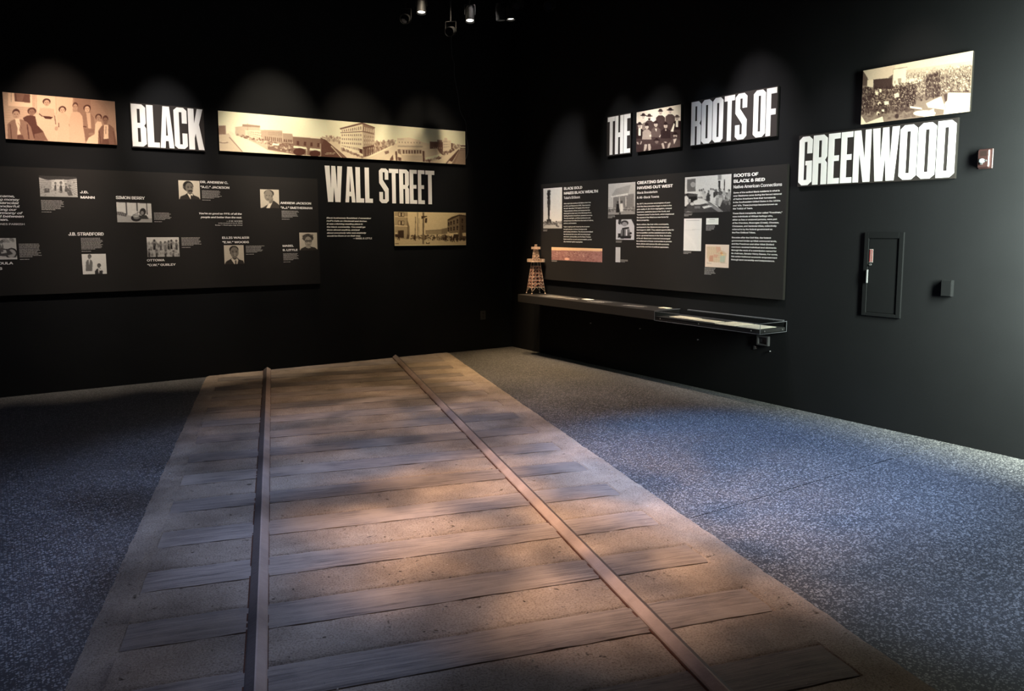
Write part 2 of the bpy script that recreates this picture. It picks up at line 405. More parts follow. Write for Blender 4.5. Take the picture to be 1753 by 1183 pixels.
for k, t0 in enumerate(TIES):
    if k == 0:      # the first tie meets the wall obliquely: only its right part would cross, cut it there
        bm = tie_mesh(99)
        # wall: t >= -n*n2.y/d2.y  ->  local y <= n*n2.y/d2.y ; plane normal in local coordinates
        nrm = Vector((-n2.y, -d2.y * -1 * -1, 0))
        nrm = Vector((n2.y / d2.y * -1, 1, 0)).normalized()
        bmesh.ops.translate(bm, verts=bm.verts, vec=(0, -t0, 0))
        bmesh.ops.bisect_plane(bm, geom=list(bm.verts) + list(bm.edges) + list(bm.faces), plane_co=(0, -.004, 0), plane_no=nrm, clear_outer=True)
        bm_obj('tie', bm, M_TIE, track)
        continue
    o = bpy.data.objects.new('tie', tms[k % 4]); COL.objects.link(o); o.parent = track
    o.location = (random.uniform(-.004, .004), -t0, 0)
def rail(nc):
    bm = bmesh.new()
    prof = [(-.036, .000), (-.0365, .017), (-.032, .023), (-.003, .042), (.003, .042), (.032, .023), (.0365, .017), (.036, .000)]
    ts = [None] + [i * .5 + .5 for i in range(20)]
    rows = []
    for t in ts:
        row = []
        for (x, z) in prof:
            tt = -(nc + x) * n2.y / d2.y + .003 if t is None else t
            row.append(bm.verts.new((nc + x, -tt, z)))
        rows.append(row)
    for a, b in zip(rows[:-1], rows[1:]):
        for k in range(len(prof) - 1): bm.faces.new((a[k], b[k], b[k + 1], a[k + 1]))
    bmesh.ops.recalc_face_normals(bm, faces=bm.faces)
    bm.normal_update()
    for f in bm.faces:      # the gauge side takes the paler brown steel, the outer side the dark one
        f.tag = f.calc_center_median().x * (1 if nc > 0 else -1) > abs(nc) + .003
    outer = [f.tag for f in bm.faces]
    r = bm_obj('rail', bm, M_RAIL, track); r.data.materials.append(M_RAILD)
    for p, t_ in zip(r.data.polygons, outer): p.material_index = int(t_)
    for s in (-1, 1):
        bm = bmesh.new(); w = .006 if s == -1 else .003
        x0 = nc + s * .0362; x1 = nc + s * (.0362 + w)
        ta, tb = -x0 * n2.y / d2.y + .003, -x1 * n2.y / d2.y + .003
        vs = [bm.verts.new(p) for p in ((x0, -ta, .0115), (x1, -tb, .0115), (x1, -TEND + .3, .0115), (x0, -TEND + .3, .0115))]
        vl = [bm.verts.new((v.co.x, v.co.y, .0)) for v in vs]
        bm.faces.new(vs)
        for i in range(4): bm.faces.new((vs[i], vl[i], vl[(i + 1) % 4], vs[(i + 1) % 4]))
        bmesh.ops.recalc_face_normals(bm, faces=bm.faces)
        bm_obj('rust_line', bm, M_RUST, r)
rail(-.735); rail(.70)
# loose grit on the sand
bm = bmesh.new(); rs = random.Random(3)
for i in range(420):
    n = rs.uniform(-1.3, 1.36); t = rs.uniform(.6, 8.2); r = rs.uniform(.002, .006)
    if abs(n) > 1.2: r *= 1.2
    c = Vector((n, -t, .010)); ax = Matrix.Rotation(rs.uniform(0, 6), 3, 'Z')
    vs = [bm.verts.new(c + ax @ Vector(p) * r * rs.uniform(.7, 1.3)) for p in ((1.3, 0, 0), (0, 1, 0), (-1.1, .2, 0), (0, -.9, 0), (.1, 0, .9))]
    for a, b_ in ((0, 1), (1, 2), (2, 3), (3, 0)): bm.faces.new((vs[a], vs[b_], vs[4]))
tag(bm_obj('grit', bm, pmat('grit_stone', (.42, .38, .35), .8, 0, .3, .3, 40), track), kind='stuff')

# ------------------------------------------------------------ flat prints: drawn as vertex colours on a fine grid
class Art:
    """A print w x h metres. Drawing units: any quad (tl, tr, br, bl); shapes are rasterised on the grid."""
    def __init__(s, q, nx, ny, bg, dark=(28, 18, 16), light=(255, 240, 214)):
        s.nx, s.ny = nx, ny; s.dark = np.array(dark, float); s.light = np.array(light, float)
        u = (np.arange(nx * 2) + .5) / (nx * 2); v = (np.arange(ny * 2) + .5) / (ny * 2)
        U, V = np.meshgrid(u, v)
        q = np.array(q, float); s.q = q
        P = ((1 - U) * (1 - V))[..., None] * q[0] + (U * (1 - V))[..., None] * q[1] + (U * V)[..., None] * q[2] + ((1 - U) * V)[..., None] * q[3]
        s.X, s.Y = P[..., 0], P[..., 1]; s.U, s.V = U, V
        s.img = np.empty(U.shape + (3,)); s.img[:] = s.c(bg); s.rs = np.random.RandomState(nx)
        s.sx = abs(q[1][0] - q[0][0]) / nx
    def c(s, g):
        if isinstance(g, (tuple, list)): return np.array(g, float)
        return s.dark + (s.light - s.dark) * (g / 255.0)
    def put(s, m, g, a=1.0): s.img[m] = s.img[m] * (1 - a) + s.c(g) * a
    def poly(s, pts, g, a=1.0):
        p = np.array(pts, float); x0, y0 = p.min(0); x1, y1 = p.max(0)
        bb = (s.X >= x0) & (s.X <= x1) & (s.Y >= y0) & (s.Y <= y1)
        if not bb.any(): return
        X, Y = s.X[bb], s.Y[bb]; ins = np.zeros(X.shape, bool); n = len(p)
        for i in range(n):
            xa, ya = p[i]; xb, yb = p[(i + 1) % n]
            if ya == yb: continue
            cr = ((ya > Y) != (yb > Y)) & (X < (xb - xa) * (Y - ya) / (yb - ya) + xa)
            ins ^= cr
        m = bb.copy(); m[bb] = ins; s.put(m, g, a)
    def ell(s, cx, cy, rx, ry, g, a=1.0, rot=0):
        if not rot:
            du, dv = (cx - s.q[0][0]) / (s.q[1][0] - s.q[0][0]), 0
            H, Wd = s.X.shape; R = max(rx, ry) ; spanx = abs(s.q[1][0] - s.q[0][0]); skew = abs(s.q[3][0] - s.q[0][0]) + abs(s.q[2][0] - s.q[1][0])
            i0 = int(max(0, (du - (rx + skew) / spanx) * Wd - 2)); i1 = int(min(Wd, (du + (rx + skew) / spanx) * Wd + 3))
            if i1 <= i0: return
            X, Y = s.X[:, i0:i1], s.Y[:, i0:i1]; m = ((X - cx) / rx) ** 2 + ((Y - cy) / ry) ** 2 < 1
            v = s.img[:, i0:i1]; v[m] = v[m] * (1 - a) + s.c(g) * a; return
        dx, dy = s.X - cx, s.Y - cy
        if rot:
            c_, s_ = math.cos(rot), math.sin(rot); dx, dy = dx * c_ + dy * s_, -dx * s_ + dy * c_
        s.put((dx / rx) ** 2 + (dy / ry) ** 2 < 1, g, a)
    def line(s, x0, y0, x1, y1, w, g, a=1.0):
        L = math.hypot(x1 - x0, y1 - y0) or 1; nx, ny = -(y1 - y0) / L * w / 2, (x1 - x0) / L * w / 2
        s.poly([(x0 + nx, y0 + ny), (x1 + nx, y1 + ny), (x1 - nx, y1 - ny), (x0 - nx, y0 - ny)], g, a)
    def quadgrid(s, q, nu, nv, fu, fv, g, a=1.0):    # windows on a facade quad (tl tr br bl)
        q = np.array(q, float)
        f = lambda u, v: (1 - u) * (1 - v) * q[0] + u * (1 - v) * q[1] + u * v * q[2] + (1 - u) * v * q[3]
        for i in range(nu):
            for j in range(nv):
                a0, a1 = (i + .5 - fu / 2) / nu, (i + .5 + fu / 2) / nu; b0, b1 = (j + .5 - fv / 2) / nv, (j + .5 + fv / 2) / nv
                s.poly([f(a0, b0), f(a1, b0), f(a1, b1), f(a0, b1)], g, a)
    def blobs(s, q, n, r, lo, hi, a=.8, ry=1.6):
        q = np.array(q, float)
        for _ in range(n):
            u, v = s.rs.rand(2); p = (1 - u) * (1 - v) * q[0] + u * (1 - v) * q[1] + u * v * q[2] + (1 - u) * v * q[3]
            rr = r * s.rs.uniform(.5, 1.3)
            x0, x1 = p[0] - rr, p[0] + rr
            s.ell(p[0], p[1], rr, rr * ry, float(s.rs.uniform(lo, hi)), a)
    def noise(s, amp, blur=1):
        n = s.rs.normal(0, 1, s.img.shape[:2])
        for _ in range(blur): n = (n + np.roll(n, 1, 0) + np.roll(n, 1, 1) + np.roll(np.roll(n, 1, 0), 1, 1)) / 2
        s.img += (n * amp * .7)[..., None]
    def person(s, x, y, h, coat, face=190, hair=40, hat=None, shirt=235, w=None, skirt=None):
        w = w or h * .30      # y = top of head, h = head height
        s.poly([(x - w * 1.25, y + h * 3.6), (x - w * 1.35, y + h * 1.7), (x - w * .9, y + h * 1.25), (x - w * .3, y + h * 1.05), (x + w * .3, y + h * 1.05), (x + w * .9, y + h * 1.25), (x + w * 1.35, y + h * 1.7), (x + w * 1.3, y + h * 3.6)], coat)
        if shirt is not None: s.poly([(x - w * .28, y + h * 1.0), (x + w * .28, y + h * 1.0), (x + w * .05, y + h * 2.2), (x - w * .08, y + h * 2.2)], shirt)
        s.ell(x, y + h * .42, h * .40, h * .45, hair)
        s.ell(x, y + h * .56, h * .32, h * .44, face)
        s.ell(x - h * .13, y + h * .48, h * .06, h * .04, 60); s.ell(x + h * .13, y + h * .48, h * .06, h * .04, 60)
        s.line(x - h * .11, y + h * .78, x + h * .11, y + h * .78, h * .05, 90)
        if hat is not None:
            s.ell(x, y + h * .24, h * .62, h * .13, hat); s.ell(x, y + h * .06, h * .32, h * .24, hat)
    def build(s, w, h):
        im = s.img.reshape(s.ny, 2, s.nx, 2, 3).mean((1, 3)); im = np.clip((im - 24) * 1.19 + 8, 3, 255)
        lin = srgb(im) * .9
        nx, ny = s.nx, s.ny
        xs = np.linspace(0, w, nx); ys = np.linspace(h, 0, ny)
        Xg, Yg = np.meshgrid(xs, ys); V = np.zeros((nx * ny, 3)); V[:, 0] = Xg.ravel(); V[:, 1] = Yg.ravel()
        idx = np.arange(nx * ny).reshape(ny, nx)
        F = np.stack([idx[:-1, :-1], idx[1:, :-1], idx[1:, 1:], idx[:-1, 1:]], -1).reshape(-1, 4)
        me = bpy.data.meshes.new('print')
        me.vertices.add(len(V)); me.vertices.foreach_set('co', V.ravel())
        me.loops.add(F.size); me.loops.foreach_set('vertex_index', F.ravel())
        me.polygons.add(len(F)); me.polygons.foreach_set('loop_start', np.arange(0, F.size, 4))
        me.update(calc_edges=True)
        at = me.color_attributes.new('ink', 'FLOAT_COLOR', 'POINT')
        c = np.ones((nx * ny, 4)); c[:, :3] = lin.reshape(-1, 3); at.data.foreach_set('color', c.ravel())
        return me

BWD, BWL = (22, 20, 21), (232, 230, 226)
def portrait(kind):
    """small head-and-shoulders portraits, unit square 0..100"""
    a = Art([(0, 0), (100, 0), (100, 100), (0, 100)], 44, 44, 205, BWD, (236, 226, 208))
    if kind == 'moustache':
        a.poly([(2, 100), (8, 84), (30, 74), (44, 62), (62, 62), (70, 76), (92, 86), (100, 100)], 50)
        a.poly([(40, 70), (48, 62), (60, 64), (66, 72), (60, 92), (54, 98)], 225); a.poly([(55, 76), (62, 78), (64, 98), (54, 98)], 45)
        a.poly([(38, 42), (62, 42), (62, 68), (52, 74), (42, 66)], 95)
        a.ell(45, 30, 24, 27, 35); a.ell(50, 38, 18, 26, 112); a.ell(24, 36, 3.5, 7, 90)
        a.ell(45, 36, 4, 1.8, 30); a.ell(60, 36, 4, 1.8, 30); a.line(40, 31, 50, 31, 2, 45); a.line(56, 31, 65, 31, 2, 45)
        a.poly([(53, 38), (57, 47), (50, 48)], 135); a.poly([(44, 53), (54, 49), (67, 54), (64, 60), (54, 53.5), (46, 59)], 22); a.ell(55, 58, 6, 2, 80)
    elif kind == 'profile':
        a.poly([(5, 100), (20, 92), (38, 80), (50, 62), (72, 60), (90, 74), (100, 84), (100, 100)], 60)
        a.poly([(30, 100), (46, 68), (66, 64), (54, 88), (48, 100)], 226)
        a.poly([(42, 50), (68, 46), (66, 68), (48, 76)], 120)
        a.ell(47, 22, 26, 19, 70); a.ell(44, 34, 22, 29, 140); a.ell(62, 36, 4, 8, 105)
        a.ell(34, 33, 4, 1.6, 50); a.ell(49, 33, 4, 1.6, 50); a.poly([(38, 34), (42, 44), (34, 44)], 165); a.line(35, 52, 47, 52, 2, 70)
    elif kind == 'smile':
        a.poly([(0, 100), (10, 84), (32, 72), (42, 64), (64, 64), (76, 76), (94, 82), (100, 100)], 52)
        a.poly([(34, 74), (42, 64), (62, 66), (70, 78), (64, 100), (50, 100)], 220); a.poly([(52, 80), (60, 80), (60, 100), (52, 100)], 90)
        a.poly([(38, 50), (64, 50), (62, 72), (52, 78), (42, 70)], 90)
        a.ell(50, 24, 23, 20, 40); a.ell(52, 38, 21, 28, 125); a.ell(32, 40, 3, 7, 95)
        a.ell(44, 36, 4, 1.8, 35); a.ell(62, 36, 4, 1.8, 35); a.line(39, 31, 49, 30, 2, 50); a.line(57, 30, 67, 31, 2, 50)
        a.ell(54, 44, 5, 4, 155); a.ell(54, 54, 8, 3, 60); a.ell(54, 53, 6, 1.4, 215)
    elif kind == 'glasses':
        a.poly([(0, 100), (10, 88), (34, 78), (60, 78), (86, 84), (100, 96), (100, 100)], 55)
        a.poly([(38, 72), (58, 72), (60, 84), (48, 90), (36, 82)], 130)
        a.ell(48, 30, 30, 22, 62); a.blobs([(20, 14), (78, 14), (78, 40), (20, 40)], 60, 4, 50, 120, .5, 1)
        a.ell(49, 52, 20, 29, 165); a.ell(40, 48, 9, 6, 50); a.ell(60, 48, 9, 6, 50); a.line(44, 46, 56, 46, 2.5, 40)
        a.ell(40, 49, 6, 3.5, 120); a.ell(60, 49, 6, 3.5, 120); a.ell(50, 58, 4, 3, 185); a.ell(51, 68, 8, 2.2, 80); a.ell(51, 67.5, 6, 1, 225)
        a.line(34, 82, 64, 84, 2.5, 210)
    a.noise(4); return a
def art_store():
    a = Art([(205, 530), (408, 537), (411, 650), (215, 644)], 66, 42, 175, BWD, BWL)
    a.poly([(205, 520), (410, 530), (408, 556), (300, 552), (250, 556), (205, 540)], 60)
    a.poly([(275, 556), (340, 552), (345, 600), (275, 605)], 205)
    a.poly([(205, 545), (275, 560), (275, 600), (205, 640)], 185); a.poly([(345, 556), (410, 548), (412, 650), (350, 600)], 190)
    for k in range(8): a.line(208, 556 + k * 11, 272, 562 + k * 5.5, 2.5, 110); a.line(352, 560 + k * 6, 411, 556 + k * 12, 2.5, 110)
    for x, y, h in ((293, 566, 13), (322, 563, 17), (348, 572, 13), (368, 580, 15)): a.person(x, y, h, 70, 120, 40, None, 120)
    a.poly([(238, 600), (262, 600), (264, 622), (236, 624)], 90); a.poly([(342, 590), (372, 605), (384, 640), (360, 640)], 90); a.blobs([(210, 560), (400, 560), (400, 640), (215, 640)], 110, 3, 60, 225, .5, 1)
    a.noise(5); return a
def art_plane():
    a = Art([(45, 308), (322, 312), (328, 475), (50, 470)], 66, 46, 215, BWD, BWL)
    a.poly([(45, 305), (325, 308), (325, 322), (45, 312)], 60)
    for x in (122, 207, 283): a.line(x, 310, x + 4, 410, 8, 40)
    a.poly([(45, 400), (120, 410), (200, 430), (326, 440), (330, 480), (45, 480)], 170); a.poly([(45, 385), (90, 388), (130, 405), (120, 425), (45, 410)], 90)
    for k in range(4): a.line(55 + k * 16, 390, 60 + k * 16, 416, 3, 180)
    a.ell(200, 436, 42, 28, 40); a.ell(202, 432, 26, 14, 120); a.ell(196, 404, 34, 26, 225, .6); a.line(170, 415, 226, 388, 3, 60); a.line(226, 388, 232, 430, 3, 60)
    a.ell(253, 388, 25, 30, 50); a.ell(248, 396, 13, 15, 140); a.poly([(228, 418), (280, 414), (300, 445), (226, 446)], 60); a.noise(5); return a
def art_men():
    a = Art([(290, 598), (549, 598), (553, 758), (297, 757)], 64, 44, 180, BWD, BWL)
    a.poly([(290, 598), (552, 598), (552, 640), (290, 645)], 215); a.blobs([(290, 640), (552, 640), (552, 758), (290, 758)], 160, 7, 70, 200, .5)
    for i, (x, y, h, c) in enumerate(((352, 620, 22, 40), (402, 632, 20, 90), (436, 632, 20, 120), (465, 626, 20, 50), (487, 622, 20, 30), (527, 620, 22, 70))): a.person(x, y, h, c, 110, 30, 40 if i in (0, 4) else None, 200)
    for x, y in ((312, 690), (370, 698), (440, 700), (500, 705)): a.person(x, y, 18, 60, 110, 30, None, 210)
    a.noise(6); return a
def art_couple():
    a = Art([(430, 955), (560, 950), (567, 1058), (442, 1062)], 44, 40, 222, BWD, BWL)
    a.person(473, 957, 24, 110, 115, 30, None, 225, 13); a.person(524, 1003, 24, 55, 95, 20, None, 225, 15); a.ell(533, 1036, 6, 4, 230); a.noise(4); return a
def art_cycle():
    a = Art([(-40, 866), (82, 868), (90, 980), (-35, 981)], 46, 40, 195, BWD, BWL)
    a.blobs([(-40, 870), (80, 870), (80, 900), (-40, 900)], 40, 7, 90, 170, .5, 1)
    for x in (-14, 63): a.ell(x, 948, 26, 28, 40); a.ell(x, 948, 19, 21, 170); a.ell(x, 948, 5, 5, 50)
    a.poly([(-20, 935), (10, 920), (50, 925), (70, 950), (40, 962), (-10, 960)], 70); a.poly([(18, 930), (40, 930), (44, 944), (20, 948)], 190); a.person(-2, 876, 18, 40, 120, 30); a.person(22, 880, 17, 90, 120, 30)
    a.poly([(-40, 970), (90, 968), (92, 982), (-36, 982)], 205); a.noise(5); return a

def art_family():
    a = Art([(27, 100), (1640, 243), (1672, 858), (80, 770)], 220, 92, 175, (62, 32, 30), (255, 222, 190))
    a.poly([(0, 90), (700, 130), (700, 800), (0, 800)], 188)
    for k in range(26): a.line(20, 120 + k * 24, 480, 150 + k * 24, 3, 160)
    a.poly([(480, 120), (1010, 180), (1010, 830), (480, 800)], 208); a.poly([(500, 130), (770, 160), (770, 400), (500, 380)], 216); a.line(765, 160, 775, 420, 8, 180); a.line(490, 130, 500, 420, 8, 165)
    a.poly([(1010, 180), (1680, 240), (1680, 900), (1010, 860)], 150)
    a.poly([(1030, 195), (1270, 215), (1270, 560), (1030, 540)], 128)
    for k in range(30): a.line(1040, 215 + k * 20, 1680, 275 + k * 20, 4, 118)
    a.poly([(105, 115), (430, 135), (440, 320), (110, 300)], 224); a.poly([(190, 118), (405, 138), (408, 258), (196, 236)], 70); a.poly([(215, 125), (330, 135), (300, 240), (230, 230)], 95); a.line(150, 118, 150, 245, 9, 150)
    def head(x, y, rx, ry, face, hair, hr=1.28, dy=-.22):
        a.ell(x, y + ry * dy, rx * hr, ry * 1.02, hair); a.ell(x, y + ry * .12, rx, ry * .95, face)
        a.ell(x - rx * .4, y - ry * .02, rx * .2, ry * .09, 60); a.ell(x + rx * .4, y - ry * .02, rx * .2, ry * .09, 60)
        a.line(x - rx * .3, y + ry * .62, x + rx * .3, y + ry * .62, ry * .09, 90); a.line(x, y + .05 * ry, x - .08 * rx, y + .36 * ry, rx * .12, face - 30)
    # tall woman
    a.poly([(520, 420), (530, 360), (600, 320), (690, 330), (750, 400), (765, 470), (800, 620), (770, 630), (735, 480), (790, 790), (520, 790), (560, 470)], 205)
    a.poly([(545, 330), (740, 345), (750, 450), (530, 430)], 190); a.poly([(575, 440), (730, 455), (700, 488), (620, 482)], 38); a.line(530, 410, 580, 450, 14, 60); a.line(750, 440, 765, 560, 12, 90); a.ell(775, 620, 24, 30, 165)
    a.ell(636, 240, 56, 44, 40); head(638, 255, 40, 46, 175, 40)
    # small woman in white
    a.poly([(780, 440), (830, 400), (900, 405), (950, 470), (975, 560), (985, 720), (960, 820), (785, 810), (800, 560)], 200); a.line(805, 540, 808, 600, 12, 55); a.line(955, 560, 985, 720, 8, 130)
    head(860, 360, 36, 46, 190, 45, 1.5)
    # man in white
    a.poly([(960, 480), (985, 410), (1040, 375), (1110, 395), (1150, 450), (1165, 600), (1195, 830), (960, 825)], 192); a.poly([(1010, 330), (1080, 335), (1080, 385), (1015, 385)], 150)
    head(1046, 315, 33, 46, 165, 55, 1.22, -.35)
    # woman in cardigan
    a.poly([(1160, 600), (1165, 440), (1200, 400), (1270, 400), (1320, 470), (1345, 640), (1330, 740), (1200, 800)], 120); a.poly([(1205, 400), (1265, 400), (1280, 620), (1235, 620)], 190); a.line(1160, 590, 1210, 600, 16, 60); a.poly([(1170, 620), (1330, 630), (1310, 720), (1195, 800)], 105); a.ell(1300, 700, 60, 20, 130)
    head(1220, 345, 38, 46, 200, 40, 1.45)
    # small woman right
    a.poly([(1330, 700), (1340, 560), (1370, 520), (1430, 530), (1450, 600), (1400, 720), (1400, 840), (1200, 830), (1240, 750)], 215); head(1390, 470, 34, 44, 150, 40, 1.45)
    # seated dark woman
    a.poly([(310, 470), (360, 440), (420, 430), (480, 450), (505, 570), (590, 660), (650, 790), (480, 790), (400, 640), (340, 540)], 50); a.poly([(470, 700), (590, 670), (660, 795), (470, 790)], 95); head(432, 385, 42, 50, 115, 45, 1.45)
    # man left
    a.poly([(110, 770), (105, 560), (150, 510), (210, 485), (290, 490), (370, 530), (420, 600), (470, 785)], 118); a.poly([(205, 480), (262, 480), (275, 560), (262, 640), (285, 700), (235, 712), (240, 620), (215, 540)], 226); a.line(140, 560, 160, 770, 14, 70); a.line(370, 560, 395, 770, 16, 50); a.poly([(240, 710), (310, 715), (330, 775), (235, 772)], 75); a.line(245, 540, 300, 620, 5, 80)
    head(218, 420, 46, 56, 165, 50, 1.12, -.4)
    # man right
    a.poly([(1380, 840), (1385, 650), (1430, 590), (1480, 560), (1560, 570), (1620, 620), (1670, 860), (1400, 850)], 95); a.poly([(1470, 570), (1535, 570), (1535, 770), (1465, 770)], 220); a.line(1500, 590, 1495, 700, 12, 120); a.poly([(1450, 770), (1535, 765), (1550, 850), (1430, 850)], 70); a.line(1400, 660, 1420, 840, 12, 55); a.line(1610, 660, 1640, 850, 12, 65)
    head(1492, 510, 38, 52, 110, 50, 1.15, -.35)
    a.noise(3, 1); return a

def art_panorama():
    # left half of the drawing units come from x 0..1753 (scale 7.79), right half continues
    a = Art([(63, 70), (3360, 356), (3360, 795), (87, 605)], 460, 84, 236, (70, 38, 34), (255, 244, 214))
    # y along the drawing: horizon about y = 350 at the left, 560 at the right
    top = lambda x: 70 + (x - 63) * .0867
    bot = lambda x: 605 + (x - 87) * .058
    hz = lambda x: 385 + (x - 63) * .062
    a.poly([(0, hz(0)), (3400, hz(3400)), (3400, 900), (0, 700)], 205)
    # far tree line
    for x in range(300, 3340, 14): a.ell(x, hz(x) - 4 - a.rs.rand() * 6, 12, 10, 150 + a.rs.rand() * 30, .6)
    # left streets
    a.poly([(85, 395), (190, 370), (340, 615), (85, 610)], 196); a.line(195, 420, 345, 612, 10, 120); a.line(200, 350, 720, 640, 16, 222); a.poly([(190, 345), (250, 380), (700, 640), (360, 620), (215, 420)], 224)
    a.poly([(75, 272), (155, 268), (160, 385), (75, 388)], 110); a.ell(135, 492, 52, 12, 120); a.ell(135, 484, 34, 8, 210)
    # row of buildings going away to the left
    a.poly([(262, 285), (340, 275), (345, 250), (400, 245), (550, 268), (545, 320), (640, 322), (810, 330), (815, 365), (930, 372), (940, 600), (780, 620), (640, 590), (500, 500), (330, 410), (262, 375)], 172)
    a.poly([(340, 250), (548, 266), (546, 290), (345, 280)], 120); a.line(400, 230, 402, 330, 4, 120)
    a.poly([(375, 325), (550, 330), (600, 480), (480, 470), (375, 400)], 200)
    a.poly([(560, 330), (640, 322), (810, 334), (815, 480), (650, 470), (560, 420)], 150)
    a.quadgrid([(600, 400), (930, 440), (930, 500), (600, 470)], 14, 1, .45, .8, 70)
    a.quadgrid([(640, 345), (810, 350), (810, 400), (640, 395)], 9, 2, .4, .5, 110)
    a.quadgrid([(400, 340), (560, 345), (580, 460), (400, 390)], 8, 3, .4, .5, 120)
    a.poly([(640, 470), (940, 500), (940, 640), (640, 580)], 90)
    a.blobs([(260, 380), (940, 520), (940, 640), (300, 400)], 230, 9, 50, 215, .75, 1.2)
    a.poly([(700, 500), (775, 505), (770, 530), (690, 520)], 235); a.line(520, 565, 620, 600, 8, 235)
    a.poly([(815, 365), (935, 372), (945, 480), (820, 478)], 140); a.quadgrid([(825, 440), (930, 448), (930, 490), (825, 485)], 4, 1, .5, .8, 50)
    # brown corner building
    a.poly([(940, 400), (1285, 430), (1290, 670), (935, 640)], 92); a.poly([(940, 395), (1100, 400), (1290, 415), (1285, 436), (940, 410)], 228); a.poly([(1285, 420), (1330, 440), (1330, 600), (1290, 668)], 70)
    for x in (1003, 1090, 1172, 1258): a.poly([(x - 14, 468 + (x - 1000) * .1), (x + 14, 468 + (x - 1000) * .1), (x + 14, 520 + (x - 1000) * .1), (x - 14, 520 + (x - 1000) * .1)], 40)
    a.poly([(950, 530), (1105, 548), (1110, 575), (945, 556)], 235); a.poly([(1155, 560), (1285, 575), (1285, 605), (1145, 590)], 235)
    a.ell(1020, 610, 75, 50, 34); a.ell(1215, 635, 70, 45, 34); a.line(1110, 560, 1112, 660, 8, 210); a.line(1285, 500, 1290, 670, 7, 200)
    # dark yard and road
    a.poly([(1330, 440), (1420, 470), (1480, 560), (1640, 700), (1290, 680), (1300, 520)], 52); a.poly([(1330, 430), (1560, 520), (1760, 640), (1760, 700), (1640, 695), (1430, 520)], 205); a.line(1420, 535, 1600, 690, 26, 90); a.line(1420, 530, 1560, 690, 10, 205); a.line(1300, 415, 1550, 470, 20, 160)
    a.blobs([(1350, 400), (1560, 420), (1560, 500), (1350, 450)], 60, 9, 90, 210, .7)
    for k in range(9): a.line(1362 + k * 13, 624, 1370 + k * 13, 625, 7, 225)
    for k in range(9): a.line(1345 + k * 13, 640, 1353 + k * 13, 641, 6, 225)
    # the tall hotel, offset: right drawing x = 1675 + X*1.0217 ; y = 78 + Y*1.0217
    T = lambda x, y: (1675 + x * 1.0217, 78 + y * 1.0217)
    P = lambda pts, g, al=1.0: a.poly([T(*p) for p in pts], g, al)
    Q = lambda q, nu, nv, fu, fv, g, al=1.0: a.quadgrid([T(*p) for p in q], nu, nv, fu, fv, g, al)
    P([(-125, 225), (160, 150), (175, 580), (60, 570), (-130, 460)], 226); P([(160, 150), (322, 205), (322, 440), (300, 560), (170, 590)], 172)
    P([(-140, 215), (150, 140), (330, 205), (322, 222), (155, 162), (-130, 232)], 66); P([(-128, 268), (160, 252), (322, 290), (322, 300), (160, 264), (-128, 278)], 90)
    P([(165, 165), (318, 212), (318, 285), (165, 258)], 105); Q([(175, 190), (315, 225), (315, 285), (175, 255)], 5, 1, .4, .8, 225)
    Q([(-118, 235), (150, 180), (150, 245), (-118, 265)], 10, 1, .35, .7, 70); Q([(-118, 280), (150, 275), (150, 450), (-118, 430)], 10, 3, .38, .45, 80)
    Q([(-118, 430), (120, 460), (120, 520), (-118, 450)], 10, 1, .4, .6, 70); Q([(172, 290), (315, 310), (315, 450), (172, 460)], 5, 3, .35, .55, 60); Q([(172, 290), (315, 310), (315, 450), (172, 460)], 5, 1, .12, 1, 232)
    P([(165, 470), (320, 440), (320, 560), (170, 590)], 55); Q([(170, 480), (318, 455), (315, 550), (172, 585)], 6, 1, .22, .95, 220); P([(160, 462), (325, 430), (330, 448), (165, 482)], 60)
    P([(118, 480), (160, 490), (160, 550), (118, 530)], 40)
    a.blobs([T(-130, 460), T(170, 590), T(170, 600), T(-130, 490)], 60, 9, 60, 150, .7)
    # far avenue
    P([(320, 400), (620, 375), (560, 450), (330, 560)], 130); a.blobs([T(322, 390), T(600, 375), T(600, 430), T(322, 520)], 130, 11, 60, 215, .75)
    P([(200, 605), (600, 430), (640, 400), (620, 640), (240, 640)], 208); P([(205, 590), (560, 440), (570, 452), (230, 605)], 228); P([(455, 520), (515, 505), (520, 540), (470, 556)], 95)
    P([(535, 610), (575, 560), (580, 630), (530, 640)], 60); P([(605, 520), (640, 510), (640, 640), (615, 640)], 55)
    # low light buildings
    P([(635, 350), (735, 345), (800, 340), (940, 372), (990, 400), (1100, 425), (1100, 470), (1000, 480), (1000, 640), (640, 640), (625, 440)], 214)
    Q([(640, 380), (980, 395), (980, 425), (640, 420)], 8, 1, .25, .5, 120); P([(635, 345), (730, 350), (730, 375), (640, 372)], 180, .5)
    P([(640, 440), (1000, 450), (1000, 470), (640, 462)], 170); P([(690, 490), (990, 500), (990, 552), (700, 552)], 180)
    Q([(705, 502), (985, 506), (985, 548), (705, 548)], 7, 1, .5, 1, 60); P([(640, 490), (680, 490), (690, 560), (640, 540)], 110); P([(690, 565), (1000, 575), (1000, 645), (700, 640)], 190); P([(640, 590), (690, 600), (690, 640), (650, 640)], 60)
    P([(998, 515), (1025, 515), (1028, 655), (1000, 655)], 55)
    P([(1035, 490), (1220, 480), (1290, 560), (1290, 575), (1035, 630)], 205); P([(1040, 600), (1270, 555), (1290, 575), (1040, 640)], 236)
    P([(1102, 395), (1300, 405), (1300, 575), (1250, 540), (1215, 485), (1105, 490)], 78); Q([(1150, 465), (1290, 472), (1290, 492), (1150, 485)], 5, 1, .3, .7, 190)
